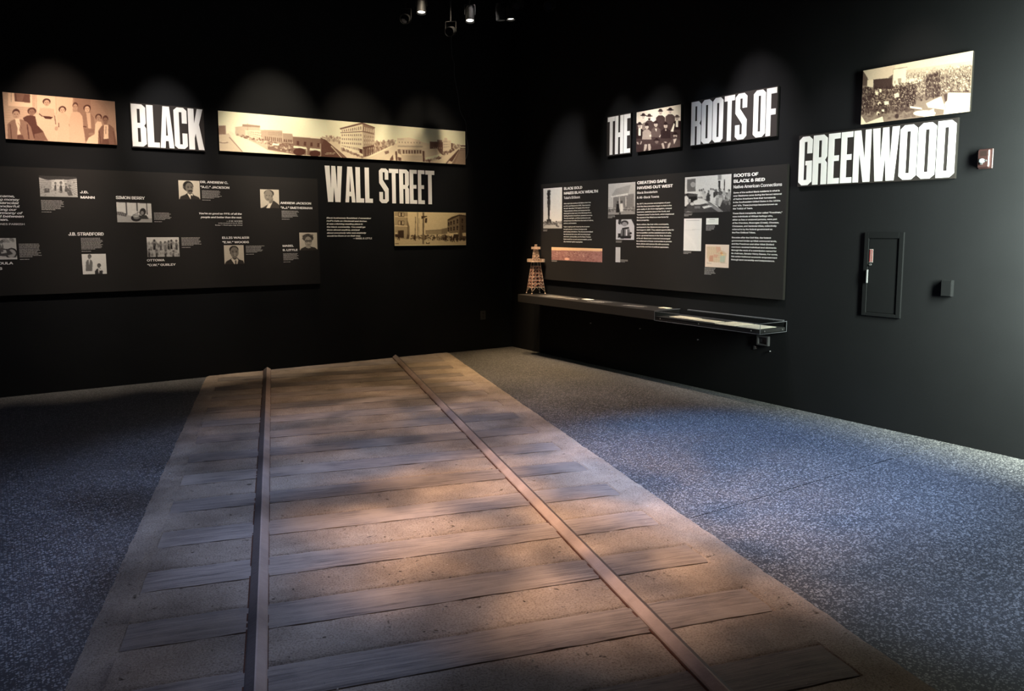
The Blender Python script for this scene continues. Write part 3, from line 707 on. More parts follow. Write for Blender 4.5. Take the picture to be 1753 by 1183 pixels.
    P([(1300, 375), (1425, 385), (1430, 520), (1300, 560)], 214); P([(1325, 352), (1365, 355), (1365, 400), (1325, 398)], 195); Q([(1300, 382), (1400, 390), (1400, 480), (1300, 490)], 6, 3, .35, .4, 120); P([(1425, 420), (1452, 422), (1452, 495), (1425, 500)], 80); P([(1215, 375), (1290, 380), (1290, 405), (1215, 402)], 110)
    a.blobs([T(1450, 430), T(1560, 440), T(1560, 480), T(1450, 500)], 50, 8, 90, 190, .7)
    a.blobs([T(1300, 540), T(1480, 490), T(1480, 510), T(1300, 580)], 50, 9, 40, 150, .8); a.ell(*T(1258, 622), 30, 22, 45); a.blobs([T(1040, 640), T(1250, 590), T(1250, 605), T(1090, 655)], 40, 9, 45, 180, .7)
    P([(1090, 690), (1330, 590), (1560, 470), (1560, 490), (1400, 600), (1320, 690)], 215); P([(1340, 680), (1410, 610), (1420, 615), (1360, 685)], 80); P([(1430, 690), (1560, 500), (1660, 500), (1660, 710)], 110); P([(1480, 690), (1560, 520), (1660, 510), (1660, 710)], 128); P([(1380, 640), (1540, 500), (1550, 510), (1440, 660)], 60)
    P([(1560, 450), (1650, 452), (1650, 468), (1575, 466)], 55); P([(1570, 482), (1650, 485), (1650, 496), (1570, 494)], 60)
    a.noise(3.0, 1); return a

def art_street():
    a = Art([(112, 90), (1652, 120), (1665, 805), (130, 820)], 150, 70, 215, (40, 26, 20), (248, 226, 178))
    a.poly([(0, 600), (1753, 640), (1753, 876), (0, 876)], 200)
    a.poly([(128, 90), (385, 95), (395, 300), (400, 680), (135, 660)], 160); a.poly([(385, 250), (430, 400), (440, 600), (390, 660)], 110); a.line(385, 100, 385, 400, 12, 110)
    for y in (200, 392): a.poly([(135, y - 12), (390, y), (390, y + 16), (135, y + 6)], 232)
    for y in (112, 290): a.poly([(200, y - 8), (325, y - 2), (325, y + 92), (200, y + 88)], 60); a.poly([(212, y + 5), (248, y + 5), (248, y + 75), (212, y + 75)], 190); a.poly([(280, y + 5), (315, y + 5), (315, y + 75), (280, y + 75)], 190)
    a.poly([(200, 490), (318, 488), (318, 650), (200, 640)], 45); a.poly([(390, 560), (430, 600), (430, 670), (370, 670)], 70)
    a.poly([(1240, 270), (1350, 215), (1500, 165), (1652, 180), (1660, 700), (1240, 520)], 122); a.poly([(1500, 165), (1652, 180), (1660, 690), (1510, 700)], 85)
    a.poly([(1240, 262), (1340, 205), (1500, 158), (1652, 175), (1652, 200), (1500, 185), (1250, 290)], 55)
    for (x, y, h) in ((1265, 330, 60), (1320, 310, 66), (1385, 290, 72), (1460, 262, 80), (1265, 445, 60), (1320, 435, 62), (1385, 420, 70), (1460, 405, 76), (1570, 255, 76), (1575, 400, 76)):
        a.poly([(x - 16, y), (x + 16, y - 4), (x + 16, y + h), (x - 16, y + h)], 35); a.ell(x, y, 16, 12, 35); a.line(x - 14, y + h * .55, x + 14, y + h * .55, 5, 150)
    a.poly([(1110, 460), (1240, 435), (1240, 560), (1110, 570)], 120); a.poly([(770, 490), (1110, 470), (1110, 580), (770, 570)], 150); a.poly([(770, 490), (1110, 472), (1110, 482), (770, 500)], 90)
    a.poly([(1255, 610), (1310, 550), (1470, 540), (1480, 570), (1380, 620)], 236); a.poly([(950, 620), (1000, 580), (1110, 575), (1110, 620)], 226); a.poly([(820, 620), (880, 600), (870, 640)], 220); a.poly([(1570, 545), (1655, 540), (1655, 610), (1580, 610)], 222)
    a.poly([(1380, 570), (1490, 570), (1490, 660), (1380, 650)], 50); a.poly([(1130, 620), (1230, 610), (1235, 700), (1140, 700)], 70)
    a.blobs([(450, 590), (1300, 590), (1300, 700), (450, 680)], 170, 14, 25, 150, .8, 1.2); a.blobs([(1300, 630), (1650, 640), (1650, 700), (1300, 690)], 50, 14, 25, 120, .8, 1.6)
    a.line(557, 200, 553, 600, 12, 60); a.line(600, 95, 603, 640, 18, 130); a.line(630, 230, 628, 580, 8, 120); a.poly([(705, 95), (738, 95), (738, 780), (705, 775)], 95)
    a.poly([(680, 190), (800, 185), (800, 200), (680, 250)], 50); a.poly([(755, 235), (805, 230), (795, 335), (755, 330)], 45)
    for x, y in ((215, 580), (545, 590), (1200, 610), (1330, 620), (1380, 620), (1460, 620)): a.poly([(x - 14, y), (x + 14, y), (x + 16, y + 60), (x + 22, y + 120), (x + 8, y + 120), (x, y + 70), (x - 14, y + 115), (x - 22, y + 110)], 35); a.ell(x, y - 8, 12, 14, 50)
    a.poly([(135, 570), (210, 570), (215, 640), (135, 620)], 40); a.ell(165, 545, 22, 14, 230); a.poly([(700, 590), (760, 585), (765, 660), (700, 665)], 110); a.poly([(780, 740), (860, 740), (855, 775), (785, 775)], 50); a.ell(820, 745, 16, 12, 235)
    a.ell(180, 770, 40, 10, 70)
    for L in ([(112, 88), (1654, 118), (1654, 130), (112, 102)], [(128, 800), (1668, 790), (1668, 810), (128, 824)], [(108, 85), (122, 85), (142, 825), (128, 825)]): a.poly(L, 245)
    a.noise(4); return a

def art_cowboys():
    a = Art([(130, 238), (1130, 55), (1108, 1002), (118, 1105)], 104, 96, 232, (36, 22, 24), (255, 240, 222))
    a.poly([(110, 480), (500, 440), (1140, 420), (1120, 1010), (110, 1110)], 50)
    def man(x, y, r, coat, hat, face=205, beard=None, hw=1.7, shirt=None, tall=1.0, sw=2.3):
        a.poly([(x - r * sw, y + r * 6 * tall), (x - r * sw * .95, y + r * 2.4), (x - r * .9, y + r * 1.3), (x + r * .9, y + r * 1.3), (x + r * sw * .95, y + r * 2.4), (x + r * sw, y + r * 6 * tall)], coat)
        if shirt: a.poly([(x - r * .55, y + r * 1.1), (x + r * .55, y + r * 1.1), (x + r * .5, y + r * 4.6), (x - r * .6, y + r * 4.6)], shirt)
        a.ell(x, y, r * .85, r * 1.15, face)
        if hat is not None: a.ell(x, y - r * .72, r * hw, r * .36, hat); a.ell(x, y - r * 1.2, r * .85, r * .62, hat)
        a.ell(x - r * .3, y - r * .1, r * .16, r * .1, 70); a.ell(x + r * .35, y - r * .1, r * .16, r * .1, 70)
        if beard: a.ell(x, y + r * .75, r * .6, r * .5, beard)
        else: a.line(x - r * .3, y + r * .55, x + r * .35, y + r * .55, r * .22, 60)
    man(292, 335, 44, 215, 28, 215); a.poly([(320, 450), (345, 520), (300, 640), (260, 600), (265, 490)], 120)
    man(430, 350, 46, 55, 45, 215, 22); man(682, 240, 46, 52, 40, 205, None, 1.3); man(895, 215, 46, 62, 22, 215)
    man(1040, 365, 42, 18, 60, 190, None, 1.5, 236); a.poly([(905, 655), (975, 470), (990, 500), (960, 660)], 235)
    man(205, 530, 46, 22, 28, 185, None, 1.6, 234); man(372, 550, 46, 150, 24, 200, None, 1.1); man(578, 500, 46, 78, 28, 190, None, 1.3); man(795, 530, 46, 26, 20, 195, None, 1.15)
    a.poly([(560, 590), (600, 590), (590, 660)], 230); a.poly([(780, 610), (815, 610), (798, 645)], 235); a.poly([(430, 730), (470, 720), (480, 760), (440, 770)], 215); a.poly([(650, 770), (680, 720), (690, 730), (665, 785)], 210)
    man(598, 870, 42, 50, 18, 105, None, 1.9); man(1000, 750, 46, 66, 18, 180, 60, 1.5); a.poly([(960, 830), (1030, 810), (1010, 870), (975, 940)], 200)
    for pts in ([(130, 880), (170, 880), (190, 930), (160, 935)], [(215, 930), (240, 860), (262, 870), (235, 935)], [(300, 1080), (320, 930), (380, 930), (370, 1010), (330, 1090)], [(410, 1080), (400, 930), (450, 920), (470, 1000), (450, 1080)], [(700, 920), (745, 900), (770, 1000), (775, 1035), (735, 1035)], [(830, 1025), (850, 930), (890, 890), (905, 920), (870, 1020)], [(745, 880), (800, 875), (830, 900), (790, 910)]): a.poly(pts, 165)
    a.poly([(110, 940), (300, 930), (290, 1110), (110, 1110)], 38); a.poly([(480, 960), (700, 940), (710, 1040), (470, 1060)], 42); a.noise(5); return a

def art_crowd():
    a = Art([(105, 350), (1675, 60), (1632, 925), (78, 1108)], 200, 110, 214, (40, 26, 28), (255, 234, 204))
    a.poly([(90, 300), (600, 270), (580, 470), (280, 465), (90, 560)], 196)
    a.poly([(90, 470), (180, 455), (260, 560), (640, 520), (900, 430), (1300, 300), (1660, 260), (1640, 660), (1100, 900), (1000, 1010), (80, 1110)], 120)
    a.poly([(270, 470), (565, 440), (560, 600), (275, 600)], 46); a.poly([(500, 440), (570, 395), (570, 445)], 80); a.poly([(100, 345), (180, 450), (170, 560), (100, 560)], 70); a.poly([(180, 480), (268, 470), (268, 580), (175, 570)], 215)
    a.poly([(575, 320), (775, 290), (790, 520), (640, 560), (565, 620)], 232); a.line(570, 325, 780, 290, 8, 110); a.line(573, 320, 570, 600, 6, 150); a.poly([(640, 450), (695, 445), (695, 520), (650, 530)], 150); a.poly([(590, 480), (608, 480), (608, 520), (590, 525)], 150)
    a.poly([(760, 330), (1100, 280), (1400, 240), (1660, 205), (1660, 270), (1100, 370), (800, 440)], 190); a.blobs([(760, 350), (1640, 240), (1640, 300), (780, 460)], 300, 7, 110, 220, .5)
    a.poly([(690, 480), (850, 450), (1000, 420), (1000, 500), (700, 540)], 226)
    a.blobs([(760, 380), (1640, 270), (1640, 420), (760, 480)], 520, 6, 50, 235, .75, 1.8)
    a.blobs([(600, 530), (1640, 380), (1640, 640), (640, 820)], 1500, 7, 22, 130, .8, 2.0)
    a.blobs([(640, 540), (1640, 380), (1640, 640), (700, 700)], 520, 5, 170, 245, .8, 1.5)
    a.blobs([(90, 590), (900, 540), (900, 900), (90, 960)], 1300, 9, 16, 62, .8, 1.9); a.blobs([(95, 590), (900, 560), (900, 860), (95, 900)], 260, 5, 140, 235, .85, 1.2)
    a.blobs([(1050, 390), (1240, 350), (1240, 700), (1040, 720)], 220, 8, 25, 70, .8, 2)
    a.blobs([(120, 860), (1000, 850), (1000, 990), (100, 1040)], 160, 26, 50, 110, .4, .6)
    for pts, g in (([(590, 670), (655, 645), (668, 705), (598, 725)], 222), ([(442, 775), (512, 768), (514, 815), (448, 822)], 232), ([(300, 640), (350, 640), (345, 690), (310, 680)], 235), ([(365, 600), (405, 605), (395, 650), (370, 645)], 230)): a.poly(pts, g)
    a.ell(372, 808, 28, 26, 228); a.ell(378, 820, 18, 20, 30); a.ell(352, 945, 26, 26, 224); a.ell(360, 955, 16, 18, 30); a.poly([(405, 890), (440, 885), (445, 920), (410, 915)], 235)
    a.poly([(75, 960), (165, 1080), (420, 985), (440, 1070), (75, 1112)], 222); a.poly([(85, 975), (165, 1080), (85, 1108)], 230); a.ell(635, 980, 30, 34, 40)
    a.poly([(1050, 800), (1260, 700), (1310, 870), (1300, 960), (1170, 870), (1080, 860)], 226); a.poly([(1160, 870), (1300, 890), (1290, 960), (1170, 975)], 110); a.ell(1030, 940, 155, 42, 236); a.poly([(820, 835), (985, 860), (1000, 890), (830, 870)], 225); a.line(830, 870, 1000, 895, 8, 60)
    a.poly([(1350, 645), (1640, 655), (1635, 925), (1300, 960), (1310, 800)], 212); a.poly([(1290, 690), (1345, 660), (1340, 760), (1310, 790)], 55); a.line(1340, 640, 1640, 650, 14, 60); a.line(1260, 700, 1320, 880, 7, 120)
    a.noise(4); return a

def art_gusher():
    a = Art([(248, 212), (405, 205), (402, 550), (246, 548)], 36, 64, 236, BWD, BWL)
    a.poly([(240, 492), (406, 490), (406, 552), (240, 552)], 190); a.poly([(290, 232), (302, 228), (308, 330), (300, 480), (288, 480), (284, 330)], 50)
    a.blobs([(286, 235), (304, 235), (302, 340), (284, 340)], 60, 6, 25, 60, .9, 1.6); a.line(294, 300, 296, 480, 12, 60)
    a.poly([(278, 470), (312, 468), (318, 505), (274, 506)], 45); a.blobs([(248, 488), (402, 488), (402, 512), (248, 512)], 60, 6, 60, 150, .7, 1); a.line(260, 516, 345, 512, 4, 60); a.line(260, 516, 256, 526, 4, 50); a.ell(358, 520, 7, 12, 80); a.ell(370, 530, 9, 6, 90); a.noise(4); return a
def art_redpano():
    a = Art([(317, 700), (745, 712), (742, 822), (317, 812)], 92, 26, 200, (70, 34, 38), (245, 215, 195))
    a.img[:] = (200, 174, 160); a.poly([(310, 695), (750, 705), (750, 738), (310, 728)], (236, 196, 158))
    a.poly([(310, 728), (750, 734), (750, 830), (310, 820)], (160, 120, 116)); a.blobs([(317, 732), (745, 738), (742, 822), (317, 812)], 420, 6, 40, 175, .45, .5)
    a.blobs([(317, 740), (600, 745), (600, 780), (317, 780)], 70, 3, 190, 240, .8, .8); a.ell(455, 800, 22, 10, (226, 180, 160)); a.noise(5); return a
def art_house():
    a = Art([(797, 172), (1023, 155), (1018, 432), (794, 432)], 54, 56, 190, BWD, BWL)
    a.poly([(830, 262), (862, 215), (985, 180), (1010, 262), (840, 272)], 160); a.poly([(985, 178), (1010, 200), (1012, 300), (960, 270)], 185); a.poly([(832, 268), (1008, 258), (1010, 372), (835, 372)], 130)
    a.poly([(818, 275), (960, 252), (962, 268), (822, 286)], 220)
    for x in (836, 892, 944): a.line(x, 280, x, 372, 5, 215)
    for k in range(12): a.line(845 + k * 13, 290, 845 + k * 13, 366, 2, 105)
    a.poly([(795, 372), (1020, 370), (1018, 432), (795, 432)], 150); a.blobs([(797, 372), (1018, 372), (1018, 405), (797, 405)], 90, 5, 60, 130, .6); a.line(797, 378, 1020, 380, 3, 225)
    a.poly([(866, 340), (888, 340), (892, 412), (862, 412)], 30); a.ell(877, 326, 8, 11, 60); a.poly([(898, 340), (920, 338), (922, 405), (896, 405)], 225); a.ell(909, 324, 8, 11, 70); a.ell(895, 422, 8, 8, 40); a.noise(5); return a
def art_frame():
    a = Art([(862, 475), (1017, 472), (1013, 648), (860, 642)], 40, 44, 205, BWD, (228, 230, 238))
    a.poly([(885, 475), (910, 475), (898, 520), (880, 510)], 50); a.poly([(990, 474), (1017, 472), (1015, 530)], 45); a.ell(935, 505, 32, 22, 60); a.ell(935, 515, 22, 18, 150); a.poly([(915, 545), (970, 538), (972, 552), (912, 560)], 30)
    a.poly([(905, 560), (975, 556), (985, 630), (895, 632)], 110); a.line(925, 560, 925, 625, 10, 35); a.line(950, 560, 950, 625, 9, 230); a.poly([(880, 590), (900, 590), (905, 625), (878, 625)], 40); a.poly([(905, 612), (990, 610), (985, 634), (905, 634)], 35); a.ell(985, 590, 9, 9, 25); a.ell(968, 600, 6, 18, 60); a.noise(5); return a
def art_meeting():
    a = Art([(103, 188), (1133, 108), (1105, 950), (92, 985)], 84, 68, 218, BWD, BWL)
    a.poly([(155, 235), (352, 218), (352, 500), (158, 510)], 105); a.ell(292, 350, 55, 60, 190, .7); a.poly([(352, 215), (372, 212), (375, 500), (355, 505)], 225)
    a.poly([(840, 140), (915, 132), (915, 240), (845, 250)], 140); a.poly([(848, 265), (893, 258), (893, 480), (855, 480)], 40); a.poly([(968, 240), (990, 236), (990, 480), (970, 480)], 50)
    a.poly([(95, 560), (180, 540), (400, 560), (700, 760), (960, 950), (1110, 960), (90, 990)], 70); a.poly([(380, 560), (740, 800), (960, 950), (860, 965), (600, 780), (390, 640)], 140)
    a.poly([(290, 710), (390, 690), (400, 650), (520, 665), (640, 750), (470, 790), (340, 800)], 220); a.poly([(500, 840), (640, 810), (740, 830), (540, 885)], 232); a.line(500, 820, 700, 770, 8, 60)
    for (x, y, r, c) in ((440, 480, 20, 225), (485, 475, 20, 215), (552, 520, 22, 200), (525, 455, 16, 190), (640, 500, 20, 80), (690, 450, 18, 215), (735, 455, 18, 220), (780, 480, 22, 60), (845, 540, 26, 190), (910, 530, 30, 150), (970, 460, 18, 170), (890, 455, 18, 90), (1072, 480, 24, 160), (1020, 545, 20, 150), (810, 470, 16, 70)):
        a.poly([(x - r * 1.9, y + r * 7), (x - r * 1.7, y + r * 2), (x, y + r * .9), (x + r * 1.7, y + r * 2), (x + r * 1.9, y + r * 7)], c); a.ell(x, y, r, r * 1.2, 45)
        a.ell(x - r * .3, y + r * .3, r * .6, r * .8, 150)
    a.poly([(590, 600), (680, 560), (670, 720), (585, 700)], 60); a.poly([(670, 610), (750, 600), (720, 720), (670, 720)], 228); a.poly([(720, 740), (790, 600), (810, 620), (750, 760)], 222); a.poly([(790, 780), (800, 640), (870, 640), (880, 700), (840, 840)], 150); a.poly([(860, 640), (930, 640), (940, 740), (840, 840)], 190); a.poly([(730, 760), (820, 800), (850, 860), (960, 950), (1110, 955), (1110, 700), (940, 690), (880, 840)], 62)
    a.blobs([(960, 620), (1110, 620), (1110, 800), (960, 800)], 50, 16, 60, 190, .6)
    a.poly([(95, 620), (150, 600), (190, 650), (200, 770), (110, 850)], 222); a.ell(165, 580, 30, 26, 35); a.poly([(190, 620), (385, 610), (380, 680), (240, 760)], 28); a.poly([(170, 680), (240, 670), (240, 750), (175, 745)], 170); a.ell(280, 780, 50, 34, 205); a.poly([(95, 830), (160, 850), (150, 880), (95, 880)], 30); a.poly([(330, 830), (460, 820), (455, 880), (330, 880)], 120); a.poly([(90, 990), (180, 940), (300, 970), (300, 1000)], 130)
    a.noise(5); return a
def art_doc(kind):
    if kind == 'letter':
        a = Art([(118, 92), (424, 92), (404, 660), (104, 655)], 44, 60, 222, (60, 60, 66), (238, 236, 232))
        a.line(150, 132, 380, 132, 10, 150, .7)
        for k in range(26): a.line(135, 160 + k * 19, 385 - 20 * a.rs.rand(), 160 + k * 19, 4, 170, .35)
        a.line(130, 290, 395, 290, 5, 140, .6)
    elif kind == 'card':
        a = Art([(505, 85), (718, 85), (710, 200), (505, 200)], 34, 24, 232, (60, 66, 60), (240, 240, 234)); a.line(560, 112, 650, 112, 10, 120, .7); a.line(535, 140, 660, 140, 5, 150, .6); a.line(545, 160, 640, 160, 4, 160, .5)
    elif kind == 'page':
        a = Art([(858, 706), (897, 706), (897, 832), (857, 832)], 16, 34, 205, (60, 60, 66), (220, 220, 222))
        for k in range(12): a.line(861, 715 + k * 9, 893, 715 + k * 9, 2, 150, .4)
    else:
        a = Art([(495, 547), (905, 552), (888, 955), (485, 940)], 56, 46, 225, (60, 50, 46), (238, 220, 204))
        a.poly([(520, 585), (755, 590), (760, 640), (860, 700), (830, 860), (560, 850), (520, 760)], (206, 184, 158)); a.poly([(680, 590), (755, 592), (755, 660), (690, 700)], (204, 166, 144)); a.poly([(570, 740), (630, 740), (630, 840), (560, 840)], (196, 152, 130)); a.poly([(640, 720), (720, 730), (690, 780), (640, 770)], (204, 164, 142)); a.poly([(750, 750), (840, 740), (820, 850), (740, 850)], (180, 186, 168)); a.ell(770, 700, 22, 22, (208, 156, 118)); a.ell(790, 730, 14, 14, (222, 198, 140))
        for k in range(8): a.line(520 + k * 40, 585, 525 + k * 40, 860, 2, 120, .35); a.line(520, 600 + k * 34, 850, 604 + k * 34, 2, 120, .35)
        a.line(520, 872, 600, 876, 12, 110, .5); a.line(750, 862, 860, 868, 6, 100, .5)
    a.noise(2); return a

# ------------------------------------------------------------ lettering
G = {
 'O': ([(.25, 0), (.75, 0), (1, .07), (1, .93), (.75, 1), (.25, 1), (0, .93), (0, .07)], [[(.4, .12), (.6, .12), (.6, .88), (.4, .88)]]),
 'D': ([(0, 0), (.75, 0), (1, .07), (1, .93), (.75, 1), (0, 1)], [[(.4, .12), (.6, .12), (.6, .88), (.4, .88)]]),
 'B': ([(0, 0), (.75, 0), (1, .07), (1, .44), (.88, .5), (1, .56), (1, .93), (.75, 1), (0, 1)], [[(.4, .11), (.6, .11), (.6, .44), (.4, .44)], [(.4, .56), (.6, .56), (.6, .89), (.4, .89)]]),
 'L': ([(0, 0), (1, 0), (1, .12), (.55, .12), (.55, 1), (0, 1)], []),
 'A': ([(0, 0), (.36, 0), (.40, .17), (.60, .17), (.64, 0), (1, 0), (.74, 1), (.26, 1)], [[(.43, .30), (.57, .30), (.5, .80)]]),
 'C': ([(.25, 0), (.75, 0), (1, .07), (1, .38), (.61, .38), (.61, .11), (.4, .11), (.4, .89), (.61, .89), (.61, .62), (1, .62), (1, .93), (.75, 1), (.25, 1), (0, .93), (0, .07)], []),
 'K': ([(0, 0), (.38, 0), (.38, .28), (.46, .40), (.62, 0), (1, 0), (.70, .62), (.97, 1), (.60, 1), (.38, .64), (.38, 1), (0, 1)], []),
 'G': ([(.25, 0), (.72, 0), (1, .07), (1, .50), (.5, .50), (.5, .41), (.61, .41), (.61, .11), (.4, .11), (.4, .89), (.61, .89), (.61, .65), (1, .65), (1, .93), (.75, 1), (.25, 1), (0, .93), (0, .07)], []),
 'R': ([(0, 0), (.4, 0), (.4, .43), (.6, .43), (.6, 0), (1, 0), (1, .43), (.86, .49), (1, .56), (1, .93), (.75, 1), (0, 1)], [[(.4, .55), (.6, .55), (.6, .89), (.4, .89)]]),
 'E': ([(0, 0), (1, 0), (1, .11), (.5, .11), (.5, .45), (.92, .45), (.92, .56), (.5, .56), (.5, .89), (1, .89), (1, 1), (0, 1)], []),
 'N': ([(0, 0), (.34, 0), (.34, .56), (.60, 0), (1, 0), (1, 1), (.66, 1), (.66, .44), (.40, 1), (0, 1)], []),
 'W': ([(0, 1), (.14, 0), (.44, 0), (.5, .42), (.56, 0), (.86, 0), (1, 1), (.73, 1), (.69, .36), (.61, 1), (.38, 1), (.33, .36), (.28, 1)], []),
 'S': ([(.25, 0), (.75, 0), (1, .07), (1, .42), (.4, .67), (.4, .89), (.61, .89), (.61, .68), (1, .68), (1, .93), (.75, 1), (.25, 1), (0, .93), (0, .58), (.6, .33), (.6, .11), (.39, .11), (.39, .32), (0, .32), (0, .07)], []),
 'T': ([(.3, 0), (.7, 0), (.7, .88), (1, .88), (1, 1), (0, 1), (0, .88), (.3, .88)], []),
 'H': ([(0, 0), (.38, 0), (.38, .44), (.62, .44), (.62, 0), (1, 0), (1, 1), (.62, 1), (.62, .56), (.38, .56), (.38, 1), (0, 1)], []),
 'F': ([(0, 0), (.45, 0), (.45, .44), (.92, .44), (.92, .56), (.45, .56), (.45, .88), (1, .88), (1, 1), (0, 1)], []),
}
DG = bpy.context.evaluated_depsgraph_get
def curve_mesh(cu, name):
    o = bpy.data.objects.new('tmp', cu); COL.objects.link(o)
    me = bpy.data.meshes.new_from_object(o.evaluated_get(DG())); bpy.data.objects.remove(o); bpy.data.curves.remove(cu)
    me.name = name; return me
def letter(ch, x0, x1, y0, y1, z, depth, m, parent):
    cu = bpy.data.curves.new('l', 'CURVE'); cu.dimensions = '2D'; cu.fill_mode = 'BOTH'; cu.extrude = depth / 2
    for path in [G[ch][0]] + G[ch][1]:
        sp = cu.splines.new('POLY'); sp.points.add(len(path) - 1); sp.use_cyclic_u = True
        for p, (a, b) in zip(sp.points, path): p.co = (x0 + a * (x1 - x0), y0 + b * (y1 - y0), 0, 1)
    me = curve_mesh(cu, 'letter'); me.transform(Matrix.Translation((0, 0, z + depth / 2)))
    return obj('letter', me, m, parent)
import os
FONT = None; CAP = .73
try:      # the sans face that ships inside Blender
    fp = os.path.join(bpy.utils.system_resource('DATAFILES'), 'fonts', 'Inter.woff2')
    FONT = bpy.data.fonts.load(fp)
except Exception: FONT = None
def cap_height():
    cu = bpy.data.curves.new('t', 'FONT'); cu.body = 'H'; cu.size = 1; cu.font = FONT or cu.font
    me = curve_mesh(cu, 'h'); z = max(v.co.y for v in me.vertices); bpy.data.meshes.remove(me); return z
CAP = cap_height()
def line_height():
    cu = bpy.data.curves.new('t', 'FONT'); cu.body = 'H\nH'; cu.size = 1; cu.font = FONT or cu.font
    me = curve_mesh(cu, 'h'); z = -min(v.co.y for v in me.vertices); bpy.data.meshes.remove(me); return z
LH = line_height()
def text(name, body, rect, org, z, parent, m=None, bold=.012, shear=0.0, align='LEFT', lines=None, spacing=1.0):
    """flat printed text fitted into rect = (s0, s1, z0, z1): cap top of the first line to the baseline of the last"""
    s0, s1, z0, z1 = rect
    cu = bpy.data.curves.new('t', 'FONT'); cu.body = body; cu.font = FONT or cu.font; cu.size = 1; cu.resolution_u = 3; cu.shear = shear
    spacing = spacing / LH; cu.space_line = spacing; cu.align_x = align; cu.space_character = .96
    me = curve_mesh(cu, name); n = len(me.vertices)
    co = np.empty(n * 3); me.vertices.foreach_get('co', co); co = co.reshape(-1, 3)
    x0, x1 = co[:, 0].min(), co[:, 0].max()
    nl = body.count('\n'); top = CAP; low = -nl * spacing * LH     # cap height and last baseline of the built-in face
    kx = (s1 - s0) / (x1 - x0); ky = (z1 - z0) / (top - low)
    co[:, 0] = (co[:, 0] - x0) * kx + s0 - org[0]; co[:, 1] = (co[:, 1] - low) * ky + z0 - org[1]; co[:, 2] = z
    me.vertices.foreach_set('co', co.ravel()); me.update()
    if bold > .012:      # heavier weight: the same flat glyphs printed again a hair to each side
        b = bold * kx * 1.35; bm = bmesh.new()
        for i, (dx, dy) in enumerate(((-b, 0), (b, 0), (0, b * .5), (0, -b * .5), (0, 0))):
            v0 = len(bm.verts); bm.from_mesh(me); bm.verts.ensure_lookup_table()
            for v in bm.verts[v0:]: v.co.x += dx; v.co.y += dy; v.co.z += i * .00022
        bm.to_mesh(me); bm.free()
    if name in ('heading', 'subheading') and nl:      # one object per line of the heading
        pitch = spacing * LH * ky; base = z0 - org[1]; out = None
        for k in range(nl + 1):
            lo = base + pitch * (nl - k) - pitch * .25; m2 = me.copy(); bm = bmesh.new(); bm.from_mesh(m2)
            bmesh.ops.delete(bm, geom=[v for v in bm.verts if not (lo <= v.co.y < lo + pitch)], context='VERTS'); bm.to_mesh(m2); bm.free()
            out = obj(name, m2, m or M_INK, parent)
        bpy.data.meshes.remove(me); return out
    return obj(name, me, m or M_INK, parent)
def small_print(rect, nlines, org, z, parent, seed=0, m=None, last=True, weight=.5):
    """caption too small to read in the photograph: rows of word-length ink marks"""
    s0, s1, z0, z1 = rect; rs = random.Random(seed * 7 + nlines); w = s1 - s0; h = (z1 - z0)
    bm = bmesh.new(); rows = nlines + (2 if last else 0); ph = h / rows
    for r in range(rows):
        if last and r == rows - 2: continue
        y1 = z1 - r * ph - ph * (.5 - weight / 2) - org[1]; y0 = y1 - ph * weight
        end = w * rs.uniform(.82, 1.0); th = 1
        if last and r == rows - 1: end = w * .42
        elif r == nlines - 1 and nlines > 2: end = w * .6
        x = 0; u = ph * .55
        while x < end - u:
            L = min(u * rs.choice([1.2, 2, 2.6, 3.2, 4, 5]), end - x)
            vs = [bm.verts.new((s0 - org[0] + a, b, z)) for a, b in ((x, y0), (x + L, y0), (x + L, y1), (x, y1))]
            bm.faces.new(vs); x += L + u * .42
    return bm_obj('caption', bm, m or M_CAPT, parent)
M_CAPT = pmat('caption_print', (.34, .33, .32), .75, 0, .1, .02, 20)

# ------------------------------------------------------------ boards and photographs
def board(name, fr, rect, thick, label, cat, m, group=None, bev=.0015, off=0.0):
    s0, s1, z0, z1 = rect
    e = empty(name, mat=fr((s0 + s1) / 2, (z0 + z1) / 2, off)); tag(e, label, cat, group)
    w, h = (s1 - s0) / 2, (z1 - z0) / 2
    if m is M_EDGE: box_obj('board', (-w, -h, .0015), (w, h, thick), m, e, bev)
    else:
        box_obj('board', (-w, -h, .0015), (w, h, thick - .001), M_EDGE, e, bev); box_obj('printed_face', (-w + .001, -h + .001, thick - .0008), (w - .001, h - .001, thick), m, e)
    return e, ((s0 + s1) / 2, (z0 + z1) / 2)
def picture(fr, rect, label, art, thick=.025, name='mounted_photograph'):
    e, o = board(name, fr, rect, thick, label, 'photograph', M_EDGE)
    s0, s1, z0, z1 = rect
    p = obj('print', art.build(s1 - s0, z1 - z0), M_PRINT, e); p.location = (s0 - o[0], z0 - o[1], thick + .0012)
    return e
def inset(e, o, rect, art, z, label):
    s0, s1, z0, z1 = rect
    p = obj('photograph', art.build(s1 - s0, z1 - z0), M_PRINT, e); p.location = (s0 - o[0], z0 - o[1], z)
    p['label'] = label; return p
def title(fr, rect, word, xs, yz, label, board_on=True, thick=.022):
    if board_on:
        e, o = board('title_board', fr, rect, thick, label, 'sign', M_TITLE)
    else:
        o = ((rect[0] + rect[1]) / 2, (rect[2] + rect[3]) / 2); e = empty('wall_lettering', mat=fr(*o)); tag(e, label, 'lettering'); thick = .0015
    k = 0
    for ch in word.replace(' ', ''):
        letter(ch, xs[k] - o[0], xs[k + 1] - o[0], yz[0] - o[1], yz[1] - o[1], thick + .0005, .0015, M_LETTER, e); k += 2
    return e

